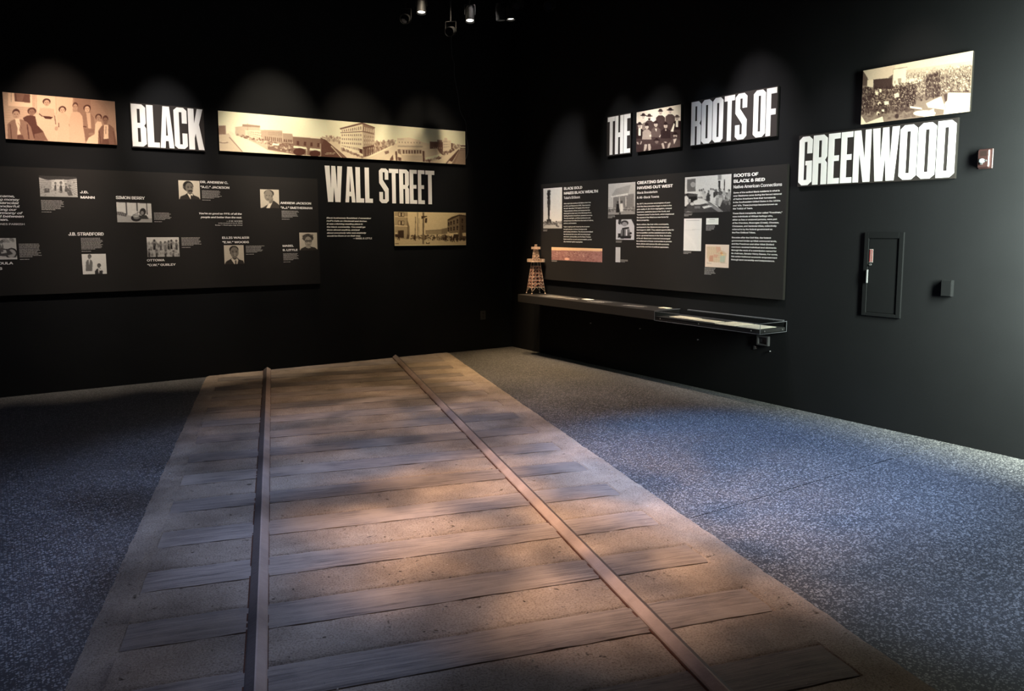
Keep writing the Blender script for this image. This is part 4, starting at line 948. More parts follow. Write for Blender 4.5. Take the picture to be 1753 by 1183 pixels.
picture(frameA, (-5.342, -4.470, 2.304, 2.706), 'wide sepia photograph of eight people before a brick house, left of the BLACK board', art_family())
title(frameA, (-4.345, -3.685, 2.290, 2.712), 'BLACK', [-4.337, -4.214, -4.206, -4.100, -4.094, -3.970, -3.964, -3.846, -3.834, -3.692], (2.302, 2.700), 'black board with the white block letters BLACK')
picture(frameA, (-3.550, -0.693, 2.305, 2.702), 'very long sepia panorama of a town with a tall corner hotel', art_panorama())
title(frameA, (-2.445, -1.105, 1.817, 2.214), 'WALL STREET', [-2.453, -2.255, -2.225, -2.107, -2.099, -2.003, -1.990, -1.897, -1.817, -1.702, -1.694, -1.577, -1.566, -1.443, -1.433, -1.340, -1.326, -1.240, -1.228, -1.109],
      (1.818, 2.212), 'white block letters WALL STREET fixed to the left wall under the panorama', False)
picture(frameA, (-1.649, -0.694, 1.327, 1.721), 'cream edged sepia photograph of a street corner with awnings and a pole', art_street())
title(frameB, (1.894, 2.276, 2.297, 2.716), 'THE', [1.908, 2.025, 2.030, 2.160, 2.167, 2.269], (2.309, 2.704), 'narrow black board with the white block letters THE')
picture(frameB, (2.365, 2.988, 2.305, 2.703), 'squarish photograph of eleven men in hats posed in three rows', art_cowboys())
title(frameB, (3.115, 4.106, 2.297, 2.714), 'ROOTS OF', [3.123, 3.246, 3.254, 3.382, 3.390, 3.514, 3.528, 3.646, 3.655, 3.784, 3.855, 3.984, 3.992, 4.098], (2.306, 2.703), 'black board with the white block letters ROOTS OF')
title(frameB, (4.332, 5.618, 1.864, 2.278), 'GREENWOOD', [4.340, 4.465, 4.473, 4.602, 4.612, 4.716, 4.725, 4.825, 4.834, 4.977, 4.988, 5.200, 5.206, 5.336, 5.343, 5.473, 5.481, 5.609], (1.874, 2.265), 'wide black board with the white block letters GREENWOOD')
picture(frameB, (4.886, 5.692, 2.307, 2.706), 'sepia photograph of a large outdoor crowd among tents, high at the right', art_crowd())

# the quotation printed on the wall under WALL STREET
e = empty('wall_quotation', mat=frameA(-2.18, 1.53)); tag(e, 'white italic quotation in seven lines on the wall, left of the street photograph', 'lettering'); o = (-2.18, 1.53)
text('paragraph', 'Black businesses flourished. I remember\nHuff\'s Cafe on Cincinnati and Archer.\nIt was a thriving meeting place in\nthe black community. You could go\nthere almost anytime, and just\nabout everybody who was anybody\nwould be there or on their way.', (-2.448, -1.923, 1.437, 1.650), o, .0015, e, bold=.028, shear=.25, spacing=1.15)
text('attribution', '\u2014 MABEL B. LITTLE', (-2.144, -1.919, 1.406, 1.424), o, .0015, e, bold=.014)

# ------------------------------------------------------------ long information panel on the left wall
Z3 = .0312
e, o = board('information_panel', frameA, (-5.95, -2.547, .9205, 2.064), .030, 'long charcoal panel of small portraits and names on the left wall', 'panel', M_PANEL)
BWp = lambda k: portrait(k)
inset(e, o, (-5.114, -4.820, 1.807, 1.993), art_store(), Z3, 'photograph of a shop interior')
inset(e, o, (-4.818, -4.620, 1.093, 1.282), art_couple(), Z3, 'photograph of two men')
inset(e, o, (-5.533, -5.321, 1.244, 1.433), art_cycle(), Z3, 'photograph of a motorcycle')
inset(e, o, (-4.506, -4.206, 1.580, 1.771), art_plane(), Z3, 'photograph of an open cockpit')
inset(e, o, (-3.952, -3.756, 1.809, 1.995), BWp('moustache'), Z3, 'portrait of a man with a moustache')
inset(e, o, (-3.165, -2.970, 1.738, 1.932), BWp('profile'), Z3, 'portrait of a man turned to the left')
inset(e, o, (-4.262, -3.973, 1.245, 1.436), art_men(), Z3, 'photograph of a row of men')
inset(e, o, (-3.549, -3.354, 1.157, 1.352), BWp('smile'), Z3, 'portrait of a smiling man')
inset(e, o, (-2.766, -2.571, 1.289, 1.481), BWp('glasses'), Z3, 'portrait of a woman in glasses')
for body, r in (('J.D.\nMANN', (-4.798, -4.685, 1.797, 1.866)), ('J.B. STRADFORD', (-4.912, -4.628, 1.455, 1.483)),
                ('JOHN & LOULA\nWILLIAMS', (-5.640, -5.356, 1.154, 1.221)), ('SIMON BERRY', (-4.506, -4.260, 1.799, 1.826)),
                ('DR. ANDREW C.\n\u201cA.C.\u201d JACKSON', (-3.748, -3.473, 1.926, 1.997)), ('ANDREW JACKSON\n\u201cA.J.\u201d SMITHERMAN', (-2.957, -2.617, 1.734, 1.806)),
                ('OTTOWA\n\u201cO.W.\u201d GURLEY', (-4.268, -4.015, 1.156, 1.223)), ('ELLIS WALKER\n\u201cE.W.\u201d WOODS', (-3.561, -3.295, 1.373, 1.439)),
                ('MABEL\nB. LITTLE', (-2.948, -2.791, 1.285, 1.350))):
    text('heading', body, r, o, Z3, e, bold=.026, spacing=1.15)
for i, (r, n) in enumerate((((-5.111, -4.932, 1.663, 1.777), 9), ((-4.817, -4.632, 1.303, 1.435), 11), ((-5.302, -5.132, 1.236, 1.385), 11), ((-4.186, -4.025, 1.582, 1.678), 7),
                            ((-3.737, -3.549, 1.802, 1.906), 8), ((-2.948, -2.755, 1.618, 1.716), 7), ((-3.949, -3.758, 1.329, 1.436), 8), ((-3.332, -3.141, 1.251, 1.347), 7), ((-2.946, -2.770, 1.162, 1.262), 7))):
    small_print(r, n, o, Z3, e, i)
text('quotation', 'You\'re as good as 99% of all the\npeople and better than the rest.', (-3.772, -3.360, 1.628, 1.682), o, Z3, e, bold=.030, shear=.22, align='RIGHT', spacing=1.1)
text('attribution', '\u2014 E.W. WOODS', (-3.514, -3.356, 1.590, 1.606), o, Z3, e, bold=.012)
text('attribution', 'to the students at the all-Black\nBooker T. Washington High School', (-3.623, -3.356, 1.552, 1.583), o, Z3, e, bold=.012, align='RIGHT')
for k, (w_, x1) in enumerate((('they came,', -5.308), ('making money', -5.274), ('the financial', -5.281), ('a wonderful', -5.277), ('among our', -5.300), ('the harmony of', -5.256), ('created between', -5.250), ('men.', -5.368))):
    z1 = 1.813 - .0296 * k
    text('quotation', w_, (x1 - .0218 * len(w_) * .92, x1, z1 - .019, z1), o, Z3, e, bold=.026, shear=.22)
text('attribution', 'JONES PARRISH', (-5.462, -5.248, 1.549, 1.565), o, Z3, e, bold=.012)

# ------------------------------------------------------------ information panel above the shelf
e, o = board('information_panel', frameB, (.690, 4.235, .919, 2.058), .030, 'charcoal panel of text columns and photographs above the display shelf', 'panel', M_PANEL)
inset(e, o, (.737, 1.111, 1.531, 2.005), art_gusher(), Z3, 'tall photograph of an oil gusher')
inset(e, o, (.907, 1.848, 1.159, 1.310), art_redpano(), Z3, 'long red tinted landscape photograph')
inset(e, o, (1.939, 2.367, 1.675, 2.003), art_house(), Z3, 'photograph of a couple before a wooden house')
inset(e, o, (2.072, 2.360, 1.410, 1.622), art_frame(), Z3, 'photograph of a group around a wagon')
inset(e, o, (2.070, 2.146, 1.170, 1.329), art_doc('page'), Z3, 'narrow pale document')
inset(e, o, (3.067, 3.637, 1.676, 2.010), art_meeting(), Z3, 'photograph of a crowded meeting table')
inset(e, o, (3.066, 3.293, 1.314, 1.620), art_doc('letter'), Z3, 'tall pale ledger page')
inset(e, o, (3.349, 3.499, 1.561, 1.620), art_doc('card'), Z3, 'small white card')
inset(e, o, (3.348, 3.633, 1.168, 1.378), art_doc('map'), Z3, 'coloured map')
for body, r in (('BLACK GOLD\nMAKES BLACK WEALTH', (1.150, 1.761, 1.921, 2.001)), ('CREATING SAFE\nHAVENS OUT WEST', (2.397, 2.903, 1.927, 2.005)), ('ROOTS OF\nBLACK & RED', (3.667, 4.006, 1.930, 2.006))):
    text('heading', body, r, o, Z3, e, bold=.030, spacing=.98)
for body, r in (('Tulsa\'s Oil Boom', (1.147, 1.447, 1.868, 1.895)), ('Black Boosterism\n& All-Black Towns', (2.396, 2.717, 1.832, 1.902)), ('Native American Connections', (3.666, 4.185, 1.880, 1.906))):
    text('subheading', body, r, o, Z3, e, bold=.014, spacing=1.15)
for body, r in (
 ('After major discoveries of oil fields in Red Fork\nin 1901 and Glenpool in 1905, Tulsa became\nthe self-described \u201cOil Capital of the World.\u201d\nTulsa produced, refined, and transported this\nblack gold to areas east of the Mississippi River,\nfeeding America\'s fossil fuel-powered economy.\nThe city took flight, and Black landowners and\nentrepreneurs benefited from the needs of natives,\npatrons, and investors.', (1.146, 1.689, 1.584, 1.822)),
 ('Tulsa\'s rapid growth fueled by the oil sector\nbrought people of diverse backgrounds\nand varying motivations. The city accommodated\nthe demands that came with becoming larger\nand more cosmopolitan, but for Black Tulsans\nthere would be no such accommodation, as the\ncity remained rigidly segregated.', (1.145, 1.682, 1.372, 1.556)),
 ('By 1877, the promise and progress of post-\nCivil War Reconstruction began to fade to the\ngrim reality of Jim Crow segregation, unequal\ntreatment, restrictive laws in the South, and\n\u201csundown towns\u201d in the North, which brightened\nthe appeal of the West as a new home for\nBlack prosperity.', (2.396, 2.928, 1.605, 1.785)),
 ('Black settlers, like their white counterparts,\nparticipated in the Oklahoma land openings\nthat began in 1889. They seized opportunities for\nland acquisition and the establishment of safe,\nBlack-governed havens in the West. Boosters\nof the all-Black town movement encouraged\nthe settlement of these communities to provide\nBlack places and spaces rife with economic\nopportunity and free of political oppression.', (2.396, 2.932, 1.336, 1.575)),
 ('Some of the earliest Black residents in what is\nnow Oklahoma came during the forced removal\nof Native Americans from their homelands\nin the Southeastern United States in the 1830s\nand \u201840s. These journeys became known as\nthe Trail(s) of Tears.', (3.665, 4.187, 1.694, 1.848)),
 ('These Black transplants, later called \u201cFreedmen,\u201d\nwere individuals of African heritage who,\neither as free or enslaved persons, were part\nof the Cherokee, Muscogee (Creek), Choctaw,\nChickasaw, and Seminole tribes, collectively\nreferred to by the federal government as\nthe Five Civilized Tribes.', (3.663, 4.198, 1.482, 1.665)),
 ('Decades after the Civil War, the federal\ngovernment broke up tribal communal lands,\nand the Freedmen and other tribal (Indian)\nmembers received individual land allotments\nthrough the work of a commission named for\nits chairman, Senator Henry Dawes. For some,\nthis action furthered economic empowerment\nthrough land ownership and independence.', (3.661, 4.166, 1.240, 1.450))):
    text('paragraph', body, r, o, Z3, e, bold=.022, spacing=1.15)
for i, (r, n) in enumerate((((.736, .829, 1.495, 1.519), 2), ((.910, 1.038, 1.137, 1.157), 2), ((1.937, 2.058, 1.637, 1.669), 3), ((2.072, 2.177, 1.377, 1.400), 2), ((2.149, 2.275, 1.172, 1.202), 3),
                            ((3.067, 3.173, 1.640, 1.668), 3), ((3.066, 3.173, 1.281, 1.308), 3), ((3.348, 3.461, 1.504, 1.554), 5), ((3.342, 3.483, 1.095, 1.164), 6))):
    small_print(r, n, o, Z3, e, i + 20, last=False)

# ------------------------------------------------------------ display shelf along the right wall (u = distance from the corner, w = distance out of the wall)
ZT, ZB, DEP = .742, .652, .335
sh = empty('display_shelf', (0, -2.4, ZB)); sh['label'] = 'long black wall shelf under the text panel on the right wall'; sh['category'] = 'shelf'
def sbox(name, x0, x1, y0, y1, z0, z1, m, parent, bev=0.0, org=(0, -2.4, ZB)):
    return box_obj(name, (x0 - org[0], y0 - org[1], z0 - org[2]), (x1 - org[0], y1 - org[1], z1 - org[2]), m, parent, bev)
sbox('shelf_board', -DEP, -.002, -3.005, -.640, ZB, ZT, M_SHELF, sh, .002)
sbox('case_deck', -DEP + .006, -.002, -4.246, -3.007, ZB + .004, .687, M_SHELF, sh, .002)
def slabel(y0, y1, x0, x1, rows, seed, m, name='shelf_label'):
    """text printed on top of the shelf, read from the front (rows run along the wall)"""
    rs = random.Random(seed); bm = bmesh.new(); L = abs(y1 - y0); ph = abs(x1 - x0) / rows
    for r in range(rows):
        xa = x0 + r * ph + ph * .25; xb = xa + ph * .5; p = 0; end = L * rs.uniform(.75, 1)
        while p < end:
            w_ = min(rs.choice([.012, .02, .028, .036]), end - p)
            vs = [bm.verts.new((a, b + 2.4, ZT + .0012 - ZB)) for a, b in ((xa, y0 - p), (xb, y0 - p), (xb, y0 - p - w_), (xa, y0 - p - w_))]
            bm.faces.new(vs); p += w_ + .007
    bmesh.ops.recalc_face_normals(bm, faces=bm.faces)
    for f in bm.faces:
        if f.normal.z < 0: f.normal_flip()
    return bm_obj(name, bm, m, sh)
slabel(-.95, -1.38, -.26, -.07, 9, 1, M_CAPT); slabel(-1.40, -1.62, -.25, -.12, 5, 2, M_CAPT)
slabel(-1.86, -2.12, -.26, -.09, 9, 3, M_CAPT); slabel(-2.40, -2.72, -.24, -.12, 5, 4, M_CAPT)
for k, y in enumerate((-1.1, -2.2, -3.3)):       # flat bars under the shelf that carry it
    sbox('support_bar', -.28, -.003, y - .02, y + .02, ZB - .012, ZB, M_METAL, sh, .001)

def sheet(name, pts, z, t, m, label, cat, group=None, lines=0):
    """thin sheet lying flat; pts are its four corners (x, y) in order"""
    c = Vector((sum(p[0] for p in pts) / 4, sum(p[1] for p in pts) / 4, z)); e = empty(name, c); tag(e, label, cat, group)
    bm = bmesh.new(); lo = [bm.verts.new((p[0] - c.x, p[1] - c.y, .0006)) for p in pts]; hi = [bm.verts.new((p[0] - c.x, p[1] - c.y, t)) for p in pts]
    bm.faces.new(lo[::-1]); bm.faces.new(hi)
    for i in range(4): bm.faces.new((lo[i], lo[(i + 1) % 4], hi[(i + 1) % 4], hi[i]))
    bmesh.ops.recalc_face_normals(bm, faces=bm.faces)
    bm_obj('sheet', bm, m, e)
    if lines:
        rs = random.Random(int(abs(c.y) * 100)); bm = bmesh.new()
        P = [Vector((p[0] - c.x, p[1] - c.y, t + .0006)) for p in pts]
        f = lambda u, v: P[0].lerp(P[1], u).lerp(P[3].lerp(P[2], u), v)
        for r in range(lines):
            v = .1 + .8 * r / lines; u = .08; end = rs.uniform(.7, .92)
            while u < end:
                w_ = min(rs.choice([.03, .05, .07, .1]), end - u); vs = [bm.verts.new(f(a, b)) for a, b in ((u, v), (u + w_, v), (u + w_, v + .25 / lines), (u, v + .25 / lines))]
                bm.faces.new(vs); u += w_ + .02
        bmesh.ops.recalc_face_normals(bm, faces=bm.faces)
        bm_obj('faded_writing', bm, M_FADE, e)
    return e
M_FADE = pmat('faded_ink', (.42, .36, .27), .9, 0, .1, .1, 20)
sheet('label_card', [(-.150, -1.640), (-.150, -1.760), (-.070, -1.765), (-.070, -1.635)], ZT + .0002, .006, M_PAPERW, 'small white card lying on the shelf between the derrick model and the case', 'card')
sheet('label_card', [(-.110, -2.82), (-.110, -2.93), (-.045, -2.94), (-.045, -2.83)], ZT + .0002, .006, M_PAPER, 'small cream card on the shelf just before the clear case', 'card')
DZ = .6875
for i, (pts, lab) in enumerate((([(-.250, -3.115), (-.250, -3.395), (-.100, -3.390), (-.100, -3.110)], 'aged cream page in the clear case, farthest toward the room corner'),
                                ([(-.262, -3.425), (-.262, -3.700), (-.135, -3.695), (-.135, -3.420)], 'second aged page in the case, narrower than its neighbours'),
                                ([(-.310, -3.735), (-.310, -3.965), (-.060, -3.960), (-.060, -3.730)], 'third aged page in the case, beside the end page'),
                                ([(-.312, -3.990), (-.312, -4.215), (-.070, -4.210), (-.070, -3.985)], 'pale page at the near end of the clear case'))):
    sheet('document', pts, DZ, .003, M_PAPER if i < 3 else pmat('pale_paper', (.70, .66, .56), .85, 0, .1, .06, 14), lab, 'document', None, 10)

# clear acrylic cover
def acrylic(name, tint, gloss_rough):
    m = bpy.data.materials.new(name); m.use_nodes = True; nt = m.node_tree; N = nt.nodes; N.clear(); L = nt.links
    out = N.new('ShaderNodeOutputMaterial'); mx = N.new('ShaderNodeMixShader'); tr = N.new('ShaderNodeBsdfTransparent'); gl = N.new('ShaderNodeBsdfGlossy')
    tr.inputs[0].default_value = (*tint, 1); gl.inputs['Roughness'].default_value = gloss_rough
    fr = N.new('ShaderNodeFresnel'); fr.inputs['IOR'].default_value = 1.49
    ge = N.new('ShaderNodeNewGeometry'); sb = N.new('ShaderNodeMath'); sb.operation = 'SUBTRACT'; sb.inputs[0].default_value = 1.0; L.new(ge.outputs['Backfacing'], sb.inputs[1]); mu = N.new('ShaderNodeMath'); mu.operation = 'MULTIPLY'; L.new(fr.outputs[0], mu.inputs[0]); L.new(sb.outputs[0], mu.inputs[1]); L.new(mu.outputs[0], mx.inputs[0]); L.new(tr.outputs[0], mx.inputs[1]); L.new(gl.outputs[0], mx.inputs[2]); L.new(mx.outputs[0], out.inputs[0]); return m
M_ACR = acrylic('clear_acrylic', (.96, .97, .97), .02)
M_ACE = pmat('acrylic_edge', (.13, .135, .15), .3, 0, .4, .05, 30)
YC0, YC1, XC = -3.010, -4.262, -.345
cs = empty('display_case', (-.17, -3.63, ZB)); tag(cs, 'clear acrylic cover screwed over the pages at the near end of the shelf', 'display case'); og = (-.17, -3.63, ZB)
TH = .005
sbox('top_pane', XC, -.002, YC1, YC0, ZT - TH + .001, ZT + .001, M_ACR, cs, 0, og)
sbox('front_pane', XC, XC + TH, YC1, YC0, ZB - .002, ZT - TH, M_ACR, cs, 0, og)
sbox('end_pane', XC + TH, -.002, YC1, YC1 + TH, ZB - .002, ZT - TH, M_ACR, cs, 0, og)
ev = [((XC - .0012, YC1, ZT - .003), (XC - .0012, YC0, ZT - .003)), ((XC - .0012, YC1, ZB), (XC - .0012, YC0, ZB)), ((XC - .0012, YC1, ZB), (XC - .0012, YC1, ZT)), ((XC - .0012, YC0 - .003, ZB), (XC - .0012, YC0 - .003, ZT)),
      ((XC, YC1 - .0012, ZT - .003), (-.004, YC1 - .0012, ZT - .003)), ((XC, YC1 - .0012, ZB), (-.004, YC1 - .0012, ZB)), ((-.005, YC1 - .0012, ZB), (-.005, YC1 - .0012, ZT)), ((XC, YC0 - .003, ZT + .0005), (-.004, YC0 - .003, ZT + .0005))]
for a, b in ev:
    bm = bmesh.new(); add_tube(bm, [p - q for p, q in zip(a, og)], [p - q for p, q in zip(b, og)], .0022, seg=6); bm_obj('cover_edge', bm, M_ACE, cs)
sbox('rear_strip', -.030, -.004, YC1 + .02, YC0 - .12, ZT + .002, ZT + .006, M_ACE, cs, .001, og)  # thin grey strip along the rear of the top pane
for y in (-3.09, -3.58, -4.17):
    bm = bmesh.new(); add_tube(bm, (XC - .004 - og[0], y - og[1], .022), (XC - og[0], y - og[1], .022), .005, seg=10); add_ball(bm, (XC - .004 - og[0], y - og[1], .022), .0045, 8, (.6, 1, 1)); bm_obj('screw', bm, M_CHROME, cs)
for x in (-.29, -.06):
    bm = bmesh.new(); add_tube(bm, (x - og[0], YC1 - .004 - og[1], .022), (x - og[0], YC1 - og[1], .022), .005, seg=10); add_ball(bm, (x - og[0], YC1 - .004 - og[1], .022), .0045, 8, (1, .6, 1)); bm_obj('screw', bm, M_CHROME, cs)

# ------------------------------------------------------------ oil derrick model
DM = Matrix.Translation((-.118, -.705, ZT + .0005)) @ Matrix.Rotation(math.radians(-12.8), 4, 'Z')
dk = empty('derrick_model', mat=DM); tag(dk, 'copper coloured lattice model of an oil derrick at the far end of the shelf', 'model')
zs = [.0, .082, .124, .166, .208, .252, .294, .336, .386]
def hw(z): return .088 + (.040 - .088) * (z / .386) if z <= .386 else .033 + (.021 - .033) * ((z - .42) / .12)
cor = [(-1, -1), (1, -1), (1, 1), (-1, 1)]
def pt_(k, z): return (cor[k % 4][0] * hw(z), cor[k % 4][1] * hw(z), z)
for k in range(4):
    bm = bmesh.new(); add_tube(bm, pt_(k, .009), pt_(k, .386), .0030, .0024, 8); add_ball(bm, (pt_(k, .009)[0], pt_(k, .009)[1], .009), .0085, 12)
    for z in zs[1:]: add_ball(bm, pt_(k, z), .0042, 8)
    bm_obj('leg', bm, M_COPPER, dk, True)
for zi, z in enumerate(zs[1:]):
    bm = bmesh.new()
    for k in range(4): add_tube(bm, pt_(k, z), pt_(k + 1, z), .0022, seg=6)
    bm_obj('ring_rail', bm, M_COPPER, dk, True)
for k in range(4):
    bm = bmesh.new(); b2 = bmesh.new()
    for i in range(1, len(zs) - 2):
        a, b = pt_(k, zs[i]), pt_(k + 1, zs[i]); mid = [(p + q) / 2 for p, q in zip(pt_(k, zs[i + 1]), pt_(k + 1, zs[i + 1]))]
        m0 = [(p + q) / 2 for p, q in zip(a, b)]
        add_tube(bm, pt_(k, zs[i + 1]), m0, .0017, seg=5); add_tube(bm, pt_(k + 1, zs[i + 1]), m0, .0017, seg=5)
        add_tube(b2, a, mid, .0022, seg=5); add_tube(b2, b, mid, .0022, seg=5)
    m0 = [(p + q) / 2 for p, q in zip(pt_(k, .082), pt_(k + 1, .082))]
    add_tube(bm, pt_(k, .03), [pt_(k, .082)[j] * .72 + pt_(k + 1, .082)[j] * .28 for j in range(3)], .0017, seg=5); add_tube(bm, pt_(k + 1, .03), [pt_(k + 1, .082)[j] * .72 + pt_(k, .082)[j] * .28 for j in range(3)], .0017, seg=5)
    bm_obj('lattice', bm, M_COPPER, dk, True); bm_obj('inner_lattice', b2, M_REDROD, dk, True)
def platform(z0, z1, r, name):
    bm = bmesh.new(); add_box(bm, (-r, -r, z0), (r, r, z0 + .003)); n = 7
    for k in range(4):
        c0, c1 = cor[k], cor[(k + 1) % 4]
        for z in (z0 + .004, (z0 + z1) / 2, z1): add_tube(bm, (c0[0] * r, c0[1] * r, z), (c1[0] * r, c1[1] * r, z), .0020, seg=6)
        for i in range(n):
            u = i / n; x = (c0[0] + (c1[0] - c0[0]) * u) * r; y = (c0[1] + (c1[1] - c0[1]) * u) * r; add_tube(bm, (x, y, z0), (x, y, z1), .0016, seg=5)
    return bm_obj(name, bm, M_COPPER, dk, False)
platform(.386, .420, .080, 'lower_platform')
bm = bmesh.new()
for k in range(4):
    for i in range(3):
        za, zb = .42 + i * .04, .46 + i * .04; add_tube(bm, pt_(k, za), pt_(k, zb), .0022, seg=6); add_tube(bm, pt_(k, zb), pt_(k + 1, zb), .0017, seg=5); add_tube(bm, pt_(k, za), pt_(k + 1, zb), .0015, seg=5); add_tube(bm, pt_(k + 1, za), pt_(k, zb), .0015, seg=5)
bm_obj('upper_tower', bm, M_COPPER, dk, True)
platform(.540, .566, .041, 'upper_platform')
bm = bmesh.new()
for x, y in ((-.011, -.011), (.011, -.011), (.011, .011), (-.011, .011)): add_tube(bm, (x, y, .54), (x * .8, y * .8, .590), .0022, seg=6)
add_box(bm, (-.012, -.012, .588), (.012, .012, .596)); bm_obj('crown_block', bm, M_COPPER, dk)

# ------------------------------------------------------------ small fittings on the walls
def fitting(name, fr, s, z, label, cat, group=None):
    e = empty(name, mat=fr(s, z)); return tag(e, label, cat, group)
# power outlet on the left wall
e = fitting('power_outlet', frameA, -.444, .440, 'dark power outlet low on the left wall near the corner', 'outlet')
box_obj('cover_plate', (-.038, -.056, .001), (.038, .056, .007), M_GREYP, e, .002)
for y in (-.022, .022):
    bm = bmesh.new(); add_tube(bm, (0, y, .0075), (0, y, .0095), .016, seg=20); s_ = bm_obj('socket', bm, M_PLASTIC, e)
    for x in (-.006, .006): box_obj('slot', (x - .001, y - .004, .0097), (x + .001, y + .004, .0104), M_EDGE, s_)
e = fitting('power_outlet', frameB, 4.033, .548, 'dark framed power outlet on the wall under the end of the case', 'outlet')
for a, b in (((-.062, -.042, .001), (-.046, .042, .03)), ((.046, -.042, .001), (.062, .042, .03)), ((-.046, -.042, .001), (.046, -.030, .03)), ((-.046, .030, .001), (.046, .042, .03))):
    box_obj('surround', a, b, M_GREYP, e, .001)
box_obj('cover_plate', (-.045, -.029, .001), (.045, .029, .010), M_PLASTIC, e, .001)
for x in (-.020, .020):
    bm = bmesh.new(); add_tube(bm, (x, 0, .0105), (x, 0, .0125), .013, seg=16); bm_obj('socket', bm, M_GREYP, e)
# wall fasteners below the shelf
for k, (s, z, lab) in enumerate(((1.634, .467, 'tiny steel screw eye on the wall under the far half of the shelf'), (2.451, .490, 'tiny steel screw eye on the wall under the middle of the shelf'),
                                 (3.263, .467, 'tiny steel screw eye on the wall under the clear case'), (4.107, .462, 'tiny steel screw eye below the framed outlet'))):
    e = fitting('screw_eye', frameB, s, z, lab, 'fastener', 'screw eyes under the shelf')
    bm = bmesh.new(); add_tube(bm, (0, 0, .001), (0, 0, .012), .004, seg=10); bm_obj('shank', bm, M_CHROME, e)
    bm = bmesh.new(); add_ball(bm, (0, 0, .016), .007, 10, (1, 1, .7)); bm_obj('head', bm, M_CHROME, e, True)
e = fitting('cable_clip', frameB, 3.935, .474, 'small grey cable clip on the wall below the case, left of the screw eye', 'fastener')
box_obj('clip_base', (-.014, -.016, .001), (.004, .016, .008), M_GREYP, e, .001); box_obj('clip_tongue', (.0045, -.010, .001), (.020, -.003, .006), M_CHROME, e, .0005); box_obj('clip_tongue', (.0045, .004, .001), (.018, .010, .006), M_CHROME, e, .0005)

# recessed cabinet
e = fitting('extinguisher_cabinet', frameB, 5.112, 1.175, 'black recessed wall cabinet with a red plate and slim handle', 'cabinet')
w, h = .157, .319
for a, b in (((-w, -h, .001), (-w + .036, h, .016)), ((w - .036, -h, .001), (w, h, .016)), ((-w + .036, -h, .001), (w - .036, -h + .026, .016)), ((-w + .036, h - .046, .001), (w - .036, h, .016))):
    box_obj('frame', a, b, M_CAB, e, .002)
d_ = box_obj('door', (-w + .039, -h + .029, .002), (w - .039, h - .049, .009), M_CAB, e, .001)
pl = box_obj('red_plate', (-.113, .090, .0095), (-.084, .190, .012), M_CAPT, d_); pl['label'] = 'red plate with a pale border'
box_obj('plate_face', (-.1105, .094, .0122), (-.0865, .186, .0130), M_RED, d_)
for k in range(9): box_obj('vertical_mark', (-.103, .098 + k * .0096, .0131), (-.094, .1042 + k * .0096, .0134), M_CAPT, d_)
bm = bmesh.new(); add_tube(bm, (-.099, .073, .0095), (-.099, .073, .022), .008, seg=14); bm_obj('lock', bm, M_CHROME, d_)
bm = bmesh.new(); add_box(bm, (-.121, -.068, .017), (-.112, .034, .030), .001); bm_obj('handle', bm, M_WIRE, e)
# small dark box
e = fitting('wall_box', frameB, 5.608, 1.103, 'small plain black box on the wall right of the cabinet', 'box')
box_obj('housing', (-.038, -.058, .001), (.038, .058, .034), M_CAB, e, .003); box_obj('lid', (-.034, -.054, .0345), (.034, .054, .038), M_CAB, e, .001)
# fire alarm strobe
e = fitting('fire_alarm', frameB, 5.808, 1.984, 'dark red fire alarm with a glassy strobe at the right edge', 'alarm')
M_ALM = pmat('alarm_red', (.035, .016, .015), .45, 0, .4, .05, 30)
box_obj('back_plate', (-.046, -.066, .001), (.046, .066, .010), M_ALM, e, .003); box_obj('housing', (-.040, -.060, .0105), (.036, .060, .040), M_ALM, e, .006)
for k in range(5): box_obj('grille_slot', (-.022, .018 + k * .007, .0402), (.020, .021 + k * .007, .0412), M_EDGE, e)
bm = bmesh.new(); add_ball(bm, (-.010, -.014, .042), .021, 18, (1, .72, .8)); bm_obj('strobe_lens', bm, pmat('frosted_lens', (.38, .46, .48), .2, 0, .5, .1, 90), e, True)
bm = bmesh.new(); add_tube(bm, (.018, -.014, .040), (.018, -.014, .050), .006, seg=12); add_tube(bm, (-.010, -.034, .040), (-.010, -.034, .048), .007, seg=12); bm_obj('reflector', bm, M_CHROME, e)

# hanging wire
pts = [(-.880, 3.906), (-.879, 3.604), (-.845, 3.474), (-.845, 3.338), (-.794, 3.105), (-.771, 2.936), (-.700, 2.818), (-.688, 2.73), (-.686, 2.62), (-.667, 2.528), (-.672, 2.443), (-.700, 2.372)]
e = empty('hanging_wire', (-.8, -.045, 3.2)); tag(e, 'thin grey wire dangling down the left wall to the end of the panorama', 'wire')
sm = []
for i in range(len(pts) - 1):
    p0 = pts[max(i - 1, 0)]; p1 = pts[i]; p2 = pts[i + 1]; p3 = pts[min(i + 2, len(pts) - 1)]
    for t in (0, .25, .5, .75): sm.append(tuple(.5 * (2 * b + (c - a) * t + (2 * a - 5 * b + 4 * c - d) * t * t + (3 * b - a - 3 * c + d) * t ** 3) for a, b, c, d in zip(p0, p1, p2, p3)))
sm.append(pts[-1]); bm = bmesh.new()
for a, b in zip(sm[:-1], sm[1:]): add_tube(bm, (a[0] + .8, 0, a[1] - 3.2), (b[0] + .8, 0, b[1] - 3.2), .0014, seg=6)
bm_obj('wire', bm, M_WIRE, e)

